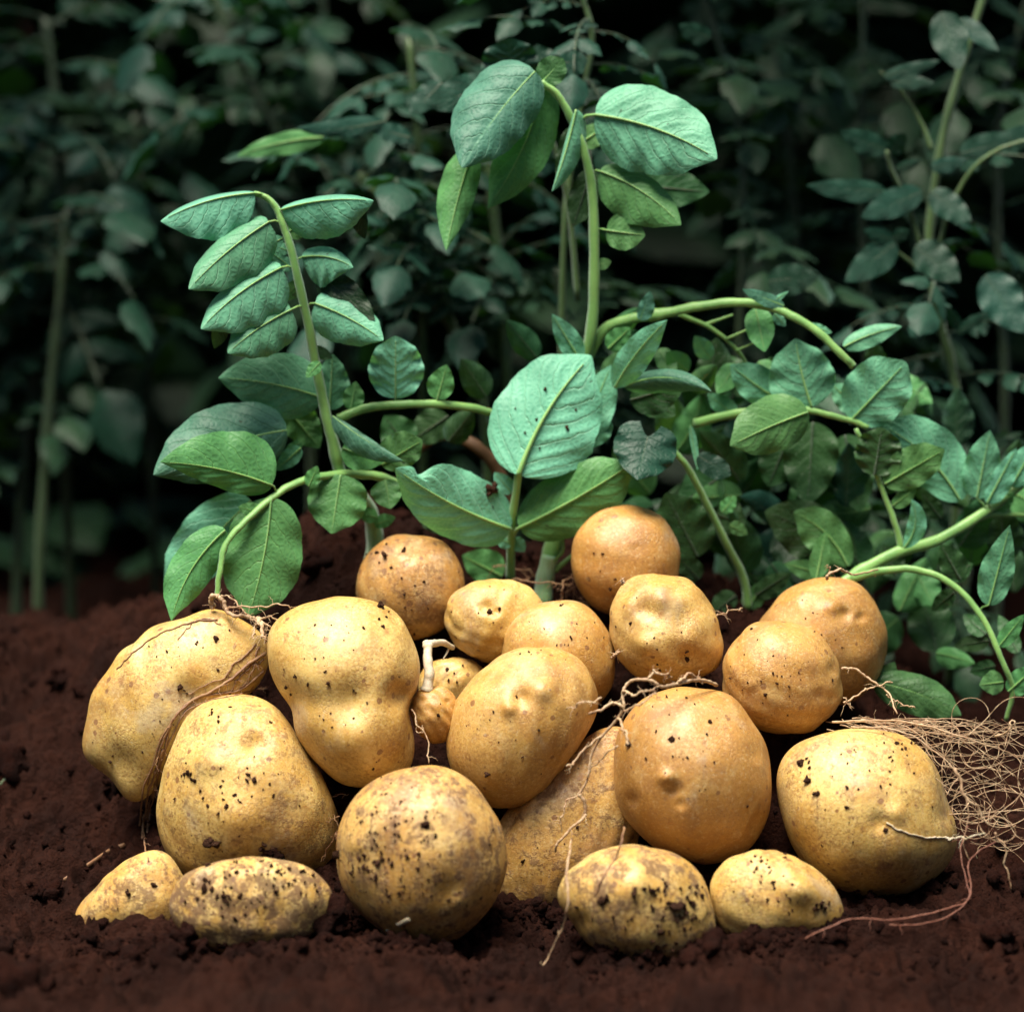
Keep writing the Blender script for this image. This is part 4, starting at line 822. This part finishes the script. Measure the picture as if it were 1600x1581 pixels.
# mass of fibrous roots at the right
a = Acc(); r_ = np.random.default_rng(5)
def fib(P, r0, r1, sides=5): tube(a, P, np.linspace(r0 * .68, r1 * .42, len(P)) * MPP * (1 + .25 * np.sin(np.arange(len(P)) * 2.3)), sides)
for k_ in range(95):
    sx, sy = (r_.uniform(1290, 1430), r_.uniform(1122, 1140)) if k_ < 45 else (r_.uniform(1420, 1620), r_.uniform(1150, 1290))
    ang = r_.normal(.30 if k_ < 45 else r_.uniform(0, 6.28), .28); n = r_.integers(18, 40); stp = r_.uniform(6, 9); x, y_, d = sx, sy, r_.uniform(-.07, -.01) if k_ >= 45 else r_.uniform(-.035, -.0)
    P = []; da = r_.normal(0, .05)
    for i in range(n):
        P.append((x, y_, d)); da = da * .75 + r_.normal(0, .10); ang += da
        cx, cy = 1560 - x, 1225 - y_; pull = math.hypot(cx, cy)
        if pull > 82:
            want = math.atan2(cy, cx); df = (want - ang + math.pi) % (2 * math.pi) - math.pi; ang += df * .09
        x += math.cos(ang) * stp; y_ += math.sin(ang) * stp * .8; d += r_.normal(0, .0022); d = min(max(d, -.085), .012)
        if k_ < 45 and y_ < 1128 : ang = abs(ang) * .8
    P = np.array(P); P3 = W(P[:, 0], P[:, 1], P[:, 2]); r0 = r_.choice([.9, 1.2, 1.6, 2.4], p=[.5, .35, .12, .03]); fib(P3, r0, r0 * .6)
    if r_.random() < .5:
        for _ in range(4):
            i = r_.integers(2, n - 2); dd = r_.normal(size=3); dd /= np.linalg.norm(dd); l = r_.uniform(8, 26) * MPP
            fib(np.array([P3[i] + dd * l * t + r_.normal(size=3) * l * .06 for t in np.linspace(0, 1, 5)]), .6, .3, 4)
for pts, r0, r1 in [([(1492,1200,-.09),(1505,1235,-.092),(1525,1262,-.092),(1548,1290,-.09)], 3.4, 2.6), ([(1555,1300,-.09),(1570,1325,-.09),(1572,1355,-.09),(1580,1390,-.09)], 2.2, 1.4),
    ([(1555,1150,-.05),(1575,1142,-.06),(1582,1125,-.06),(1588,1145,-.06)], 2.8, 2.0), ([(1300,1128,-.03),(1380,1125,-.03),(1440,1132,-.04),(1500,1150,-.05),(1560,1170,-.05),(1640,1200,-.04)], 2.6, 1.6),
    ([(1330,1135,-.05),(1400,1140,-.06),(1450,1165,-.07),(1495,1205,-.085)], 2.0, 1.6), ([(1500,1230,-.08),(1515,1270,-.085),(1505,1310,-.085),(1515,1345,-.085)], 1.4, 1.0)]:
    C = wig(catmull(W(np.array([p[0] for p in pts], float), np.array([p[1] for p in pts], float), np.array([p[2] for p in pts])), 10), 1.5, int(pts[0][0])); fib(C, r0, r1, 6)
o = W(1350, 1130, -.02); ob = link('root_mass', a.mesh('root_mass', o), None, [M_ROOT]); ob.location = o
ob['label'] = 'tangled mass of fine tan roots spilling out at the right edge beside the biggest potato'; ob['category'] = 'roots'

# straw bits and a twig on the soil
def bit(label, pts, r, mat, name='straw_bit'):
    q = [(p[0], p[1], hit_y(*p) - r * MPP * .7) for p in pts]; C = catmull(W(np.array([p[0] for p in q], float), np.array([p[1] for p in q], float), np.array([p[2] for p in q])), 5)
    a = Acc(); tube(a, C, np.full(len(C), r * MPP), 7, 0, .1, .5); o = C[0].copy(); ob = link(name, a.mesh(name, o), None, [mat]); ob.location = o; ob['label'] = label; ob['category'] = 'plant scrap'
bit('small cream straw scrap on the soil at the foot of the round speckled potato', [(622,1446), (632,1440), (640,1436)], 4, M_WHITE)
bit('tiny white scrap left of the cream straw on the soil', [(597,1456), (606,1453)], 3, M_WHITE)
bit('thin brown twig lying on the dark slope below the curved left potato', [(100,1375), (140,1350), (170,1330), (195,1320)], 4, M_ROOTB, 'twig')
bit('green grass blade scrap at the left edge of the soil slope', [(0,1228), (15,1212), (30,1196)], 4, M_STEMD, 'grass_scrap')
bit('pale chip half sunk in the front soil below the heap', [(752,1518), (757,1526)], 3, M_WHITE, 'wood_chip')

# ------------------------------------------------------------------ background potato plants
def leaflet3(acc, b, d, nrm, L, Wd, r_, nt_=8, ms=3, mat=0, droop=.25, cup=.15):
    b = np.array(b, float); d = np.array(d, float); d /= np.linalg.norm(d); nrm = np.array(nrm, float); nrm -= d * nrm.dot(d); nrm /= np.linalg.norm(nrm) + 1e-9; sd = np.cross(nrm, d)
    t = np.linspace(0, 1, nt_ + 1)[:, None]; s = np.linspace(-1, 1, 2 * ms + 1)[None]
    wp = wprof(np.clip(t * .99 + .005, 0, 1), .55, 1.0) * Wd * (1 + .06 * np.sin(t * 20 + r_.uniform(0, 6)))
    ph = r_.uniform(0, 6.28); h = -droop * L * t ** 2 + cup * np.abs(s) * wp * r_.uniform(-1, 1) - .35 * wp * s ** 2 + .10 * Wd * np.sin(t * 14 + ph + s) * s ** 2
    h = h + .05 * Wd * np.sin(28 * (t - .2 * np.abs(s)))
    P = b + (t * L)[..., None] * d + (s * wp)[..., None] * sd + h[..., None] * nrm
    K = 2 * ms + 1; i = np.arange(nt_)[:, None]; j = np.arange(2 * ms)[None]
    F = np.stack([i * K + j, (i + 1) * K + j, (i + 1) * K + j + 1, i * K + j + 1], -1).reshape(-1, 4)[:, ::-1]
    uv = np.stack([np.broadcast_to(t, (nt_ + 1, K)), np.broadcast_to(s, (nt_ + 1, K))], -1).reshape(-1, 2)
    V = P.reshape(-1, 3); n0 = np.cross(V[F[:, 1]] - V[F[:, 0]], V[F[:, 2]] - V[F[:, 0]]).sum(0)
    if n0.dot(nrm) < 0: F = F[:, ::-1]
    acc.add(V, F, uv, mat)
def compound(seed, L=.13, pairs=3, size=.045):
    r_ = np.random.default_rng(seed); a = Acc(); T = np.linspace(0, 1, 14); dr = r_.uniform(.15, .55)
    P = np.stack([T * L, r_.normal(0, .03) * L * T ** 2, (.25 * T - dr * T ** 2) * L], 1); tube(a, P, np.linspace(.0019, .0009, 14), 6, 1)
    up = np.array([0, 0, 1.0])
    for k_ in range(pairs):
        f = .35 + .6 * k_ / pairs; i = int(f * 13); tg = P[min(i + 1, 13)] - P[i - 1]; tg /= np.linalg.norm(tg)
        for s_ in (-1, 1):
            sz = size * (.6 + .35 * k_ / pairs) * r_.uniform(.85, 1.15); d = tg * r_.uniform(.4, .8) + np.array([0, s_, 0]) * 1 + up * r_.uniform(-.35, .25)
            leaflet3(a, P[i] + d / np.linalg.norm(d) * .004, d, up + np.array([0, -s_ * .2, 0]) + r_.normal(0, .22, 3), sz, sz * .33, r_, droop=r_.uniform(.1, .5))
            if r_.random() < .7:
                i2 = max(1, i - 2); d2 = np.array([tg[0] * .3, s_, 0]); leaflet3(a, P[i2], d2, up + r_.normal(0, .3, 3), sz * .35, sz * .15, r_, 5, 2)
    tg = P[-1] - P[-3]; leaflet3(a, P[-1], tg, up + r_.normal(0, .2, 3), size * 1.15, size * .42, r_, droop=r_.uniform(.1, .5))
    return a
protos = []
for s_ in range(7):
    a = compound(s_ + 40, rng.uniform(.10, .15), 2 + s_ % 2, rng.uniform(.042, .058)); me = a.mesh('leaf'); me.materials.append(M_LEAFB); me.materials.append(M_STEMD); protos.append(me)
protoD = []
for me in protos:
    m2 = me.copy(); m2.materials.clear(); m2.materials.append(M_LEAFD); m2.materials.append(M_STEMD); protoD.append(m2)  # same leaves again in the shade-darkened colour, for the dim plants
BG = 'potato plants growing in the dark row behind'
def bgplant(label, pts, y, r0, r1, nl, tr=(.0, .8), seed=0, size=1.0, dark=False, toground=True, extra=()):
    r_ = np.random.default_rng(seed + 900)
    P = [W(np.array(float(px)), np.array(float(py)), np.array(y + (p[0] if p else 0))) for px, py, *p in pts]
    b = P[-1].copy()
    if toground:
        gz = float(base_z(b[0], b[1]))
        if b[2] > gz: P.append(np.array([b[0], b[1], gz - .01]))
    top = P[0].copy(); root_ = P[-1]
    o = thing('potato_plant', label, 'potato plant', root_, BG)
    C = catmull(np.array(P), 10); a = Acc(); tube(a, C, .72 * np.linspace(r1, r0, len(C)) * (1 + .1 * np.sin(np.arange(len(C)))), 8, 0, .08)
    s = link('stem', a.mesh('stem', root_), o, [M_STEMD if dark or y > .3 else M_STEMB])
    for k_ in range(nl):
        f = tr[0] + (tr[1] - tr[0]) * (k_ + r_.uniform(0, .6)) / nl; c = C[int(f * (len(C) - 1))]
        az = r_.uniform(0, 6.28) if k_ % 3 else r_.uniform(3.3, 6.1)
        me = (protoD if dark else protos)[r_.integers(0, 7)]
        l = link('leaf', me, o); l.location = Vector(c - root_); sc = .74 * size * r_.uniform(.75, 1.15) * (1 - .35 * (1 - f) * 0)
        l.rotation_euler = (r_.normal(0, .25), r_.uniform(-.5, .35), az); l.scale = (sc,) * 3
    return o
M_STEMB = mat_stem('stem_olive', (0.07, 0.13, 0.03), (0.04, 0.085, 0.02))
L_ = [
 ('branched potato plant with small ruffled leaves behind the far right of the heap', [(1548,-40),(1500,110),(1468,240),(1450,400),(1468,500),(1490,590),(1496,700)], .20, .0042, .0034, 5, (.30,.80), 1, .6, False),
 ('straight thin potato stem with dim leaves above the pale leaflet row at right', [(1350,-60),(1347,150),(1345,300),(1352,480),(1360,700)], .36, .004, .003, 6, (0,.75), 2, .9, True),
 ('slender potato stem reaching the top edge just right of the tall arching stem', [(1085,-40),(1130,90),(1155,200),(1160,380),(1150,640)], .32, .004, .003, 6, (0,.8), 3, .8, True),
 ('potato plant with broad dusky leaves hanging from the top right corner', [(1620,-60),(1590,60),(1560,200),(1560,420),(1570,640)], .34, .004, .003, 6, (0,.7), 4, .9, True),
 ('potato plant whose olive stem slants down right, seen left of the tall stem', [(560,270),(625,350),(680,470),(735,560),(760,680)], .24, .0048, .004, 7, (0,.45), 5, .8, False),
 ('upright olive potato stem framed between the tall stem and its hanging leaf', [(755,180),(772,330),(785,480),(792,620)], .26, .0045, .004, 7, (0,.5), 6, .7, False),
 ('potato plant with crisp dusky leaves behind the top of the tall stem', [(900,-30),(925,60),(905,180),(880,400)], .15, .003, .002, 6, (0,.55), 7, .62, False),
 ('potato plant with bluish leaves level with the top of the left drooping spray', [(640,60),(655,250),(660,420),(660,620)], .27, .004, .003, 10, (0,.6), 8, .72, False),
 ('blurred potato plant above the left drooping spray, bluish leaves to the top edge', [(330,-20),(385,120),(440,230),(480,420)], .42, .0045, .0035, 11, (0,.7), 9, .9, False),
 ('blurred potato plant with a bluish rosette at the left edge halfway up the picture', [(105,330),(95,450),(75,650),(60,900)], .42, .005, .004, 7, (0,.25), 10, .95, False),
 ('blurred potato plant with bluish leaves in the top left corner', [(70,30),(90,200),(95,420),(100,650)], .48, .005, .004, 12, (0,.7), 11, 1.0, False),
 ('blurred vertical potato stem low at the left edge over the soil slope', [(60,560),(40,700),(28,850),(25,990)], .48, .0055, .0045, 6, (0,.35), 12, .8, True),
 ('dim potato plant in the gap left of the drooping spray', [(210,180),(215,330),(230,520),(240,800)], .56, .005, .004, 10, (0,.5), 13, 1.0, True),
 ('dim potato plant at the top edge between the spray and the tall stem', [(500,-40),(510,120),(520,300),(540,560)], .52, .005, .004, 12, (0,.7), 14, 1.0, True),
 ('dim potato plant at the top edge right of centre', [(1220,-50),(1225,120),(1240,330),(1250,600)], .5, .005, .004, 12, (0,.75), 15, 1.0, True),
 ('low dim potato plant filling the shade under the pale leaflet row', [(1250,600),(1255,700),(1270,800),(1280,900)], .22, .004, .003, 9, (0,.8), 16, .6, True),
 ('low dim potato plant in the shade at the right edge over the roots', [(1530,700),(1520,800),(1510,900),(1500,960)], .24, .004, .003, 9, (0,.8), 17, .6, True),
 ('low dim potato plant behind the centre broad leaflets', [(870,420),(880,520),(900,640),(910,740)], .26, .004, .003, 9, (0,.8), 18, .75, True),
]
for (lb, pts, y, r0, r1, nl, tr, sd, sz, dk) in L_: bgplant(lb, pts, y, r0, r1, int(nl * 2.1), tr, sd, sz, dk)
# single crisp leaves behind the tall stem's top
N_ = plant('cluster of crisp wrinkled dusky leaves peeking over the tall arching stem', 800, 250, .11, None)
stem(N_, [(905,470,.13),(885,300,.12),(850,180,.11),(820,130,.105)], 5, 3, M_STEMB)
LN = lambda *a, **k: leaf(N_, *a, **k)
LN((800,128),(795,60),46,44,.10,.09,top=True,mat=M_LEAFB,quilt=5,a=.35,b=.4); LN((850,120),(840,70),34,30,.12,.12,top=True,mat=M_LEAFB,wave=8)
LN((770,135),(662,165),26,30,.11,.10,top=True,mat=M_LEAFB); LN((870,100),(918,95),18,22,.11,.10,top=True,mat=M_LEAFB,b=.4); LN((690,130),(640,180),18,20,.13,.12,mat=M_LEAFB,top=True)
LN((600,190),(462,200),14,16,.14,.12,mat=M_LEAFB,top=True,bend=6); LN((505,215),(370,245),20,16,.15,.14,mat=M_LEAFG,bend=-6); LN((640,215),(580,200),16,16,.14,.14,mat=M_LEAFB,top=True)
# ruffled crowns on the right-hand background plant
V_ = plant('pair of small ruffled bluish leaf tufts on forked stalks at the far right', 1450, 420, .17, None)
stem(V_, [(1452,440,.18),(1425,340,.17),(1395,270,.16),(1385,235,.155)], 5, 3, M_STEMB); stem(V_, [(1455,440,.18),(1480,340,.17),(1515,270,.16),(1560,235,.155),(1620,215,.15)], 5, 2.5, M_STEMB); stem(V_, [(1455,235,.17),(1438,190,.17),(1405,140,.17),(1376,112,.17)], 5, 1.5, M_STEMB)
stem(V_, [(1445,430,.18),(1410,400,.17),(1385,385,.17)], 3.5, 2.5, M_STEMB)
LV = lambda *a, **k: leaf(V_, *a, **k)
for b_, e_, wl_, wr_ in [((1385,235),(1312,205),20,18),((1390,240),(1415,208),16,15),((1455,262),(1512,250),12,14),((1500,240),(1600,215),22,16),((1560,225),(1640,200),18,20),((1400,265),(1440,250),8,9),((1385,300),(1260,290),20,16),((1440,300),(1345,340),22,24),((1455,300),(1518,345),20,24),((1395,375),(1348,360),11,12),((1395,372),(1422,360),10,11),((1495,520),(1545,487),9,10),((1500,515),(1480,480),10,9),((1400,380),(1320,440),26,24),((1470,20),(1500,110),30,28),((1500,30),(1560,80),14,14),((1380,120),(1470,95),10,12),((1390,128),(1460,130),12,12),((1110,60),(1060,40),18,14),((1430,385),(1500,440),30,26),((1540,430),(1600,520),34,34),((1200,440),(1280,430),24,26)]:
    LV(b_, e_, wl_, wr_, .165, .155, top=True, mat=M_LEAFB, wave=6, rib=1.2, n=24, m=7, quilt=2.5)

# dense foliage behind, plus leaves added to block light (a mass nobody could count)
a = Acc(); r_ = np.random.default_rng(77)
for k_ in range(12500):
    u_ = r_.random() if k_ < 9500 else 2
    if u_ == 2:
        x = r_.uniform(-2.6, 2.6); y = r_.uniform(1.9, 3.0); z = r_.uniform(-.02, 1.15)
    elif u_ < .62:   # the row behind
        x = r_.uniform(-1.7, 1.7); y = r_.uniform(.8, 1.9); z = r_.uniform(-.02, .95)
    else:          # unseen leaf canopy added above the frame to shade the background
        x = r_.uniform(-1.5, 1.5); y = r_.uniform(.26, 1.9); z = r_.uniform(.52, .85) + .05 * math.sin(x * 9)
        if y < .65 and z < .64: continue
        if y < .8 and r_.random() < (.60 if x < .02 else .12): continue  # canopy thinned, more so at the left, to let light through
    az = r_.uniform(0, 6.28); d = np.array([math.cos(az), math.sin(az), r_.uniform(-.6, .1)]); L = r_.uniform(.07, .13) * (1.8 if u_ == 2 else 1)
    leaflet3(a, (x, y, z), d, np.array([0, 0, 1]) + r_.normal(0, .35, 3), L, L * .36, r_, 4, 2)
for k_ in range(6500):   # unseen ring of leaves added around the camera to block low sky light
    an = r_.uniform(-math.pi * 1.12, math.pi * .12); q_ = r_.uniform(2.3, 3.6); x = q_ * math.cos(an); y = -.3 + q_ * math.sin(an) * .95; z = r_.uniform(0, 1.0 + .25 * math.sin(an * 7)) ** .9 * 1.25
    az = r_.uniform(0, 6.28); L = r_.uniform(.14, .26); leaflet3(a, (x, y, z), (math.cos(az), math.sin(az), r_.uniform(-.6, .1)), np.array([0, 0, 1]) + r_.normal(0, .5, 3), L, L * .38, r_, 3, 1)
link('far_and_shading_foliage', a.mesh('far_and_shading_foliage'), None, [M_LEAFD], kind='stuff', label='dense dark potato foliage beyond, with added unseen leaves overhead and around to block light')
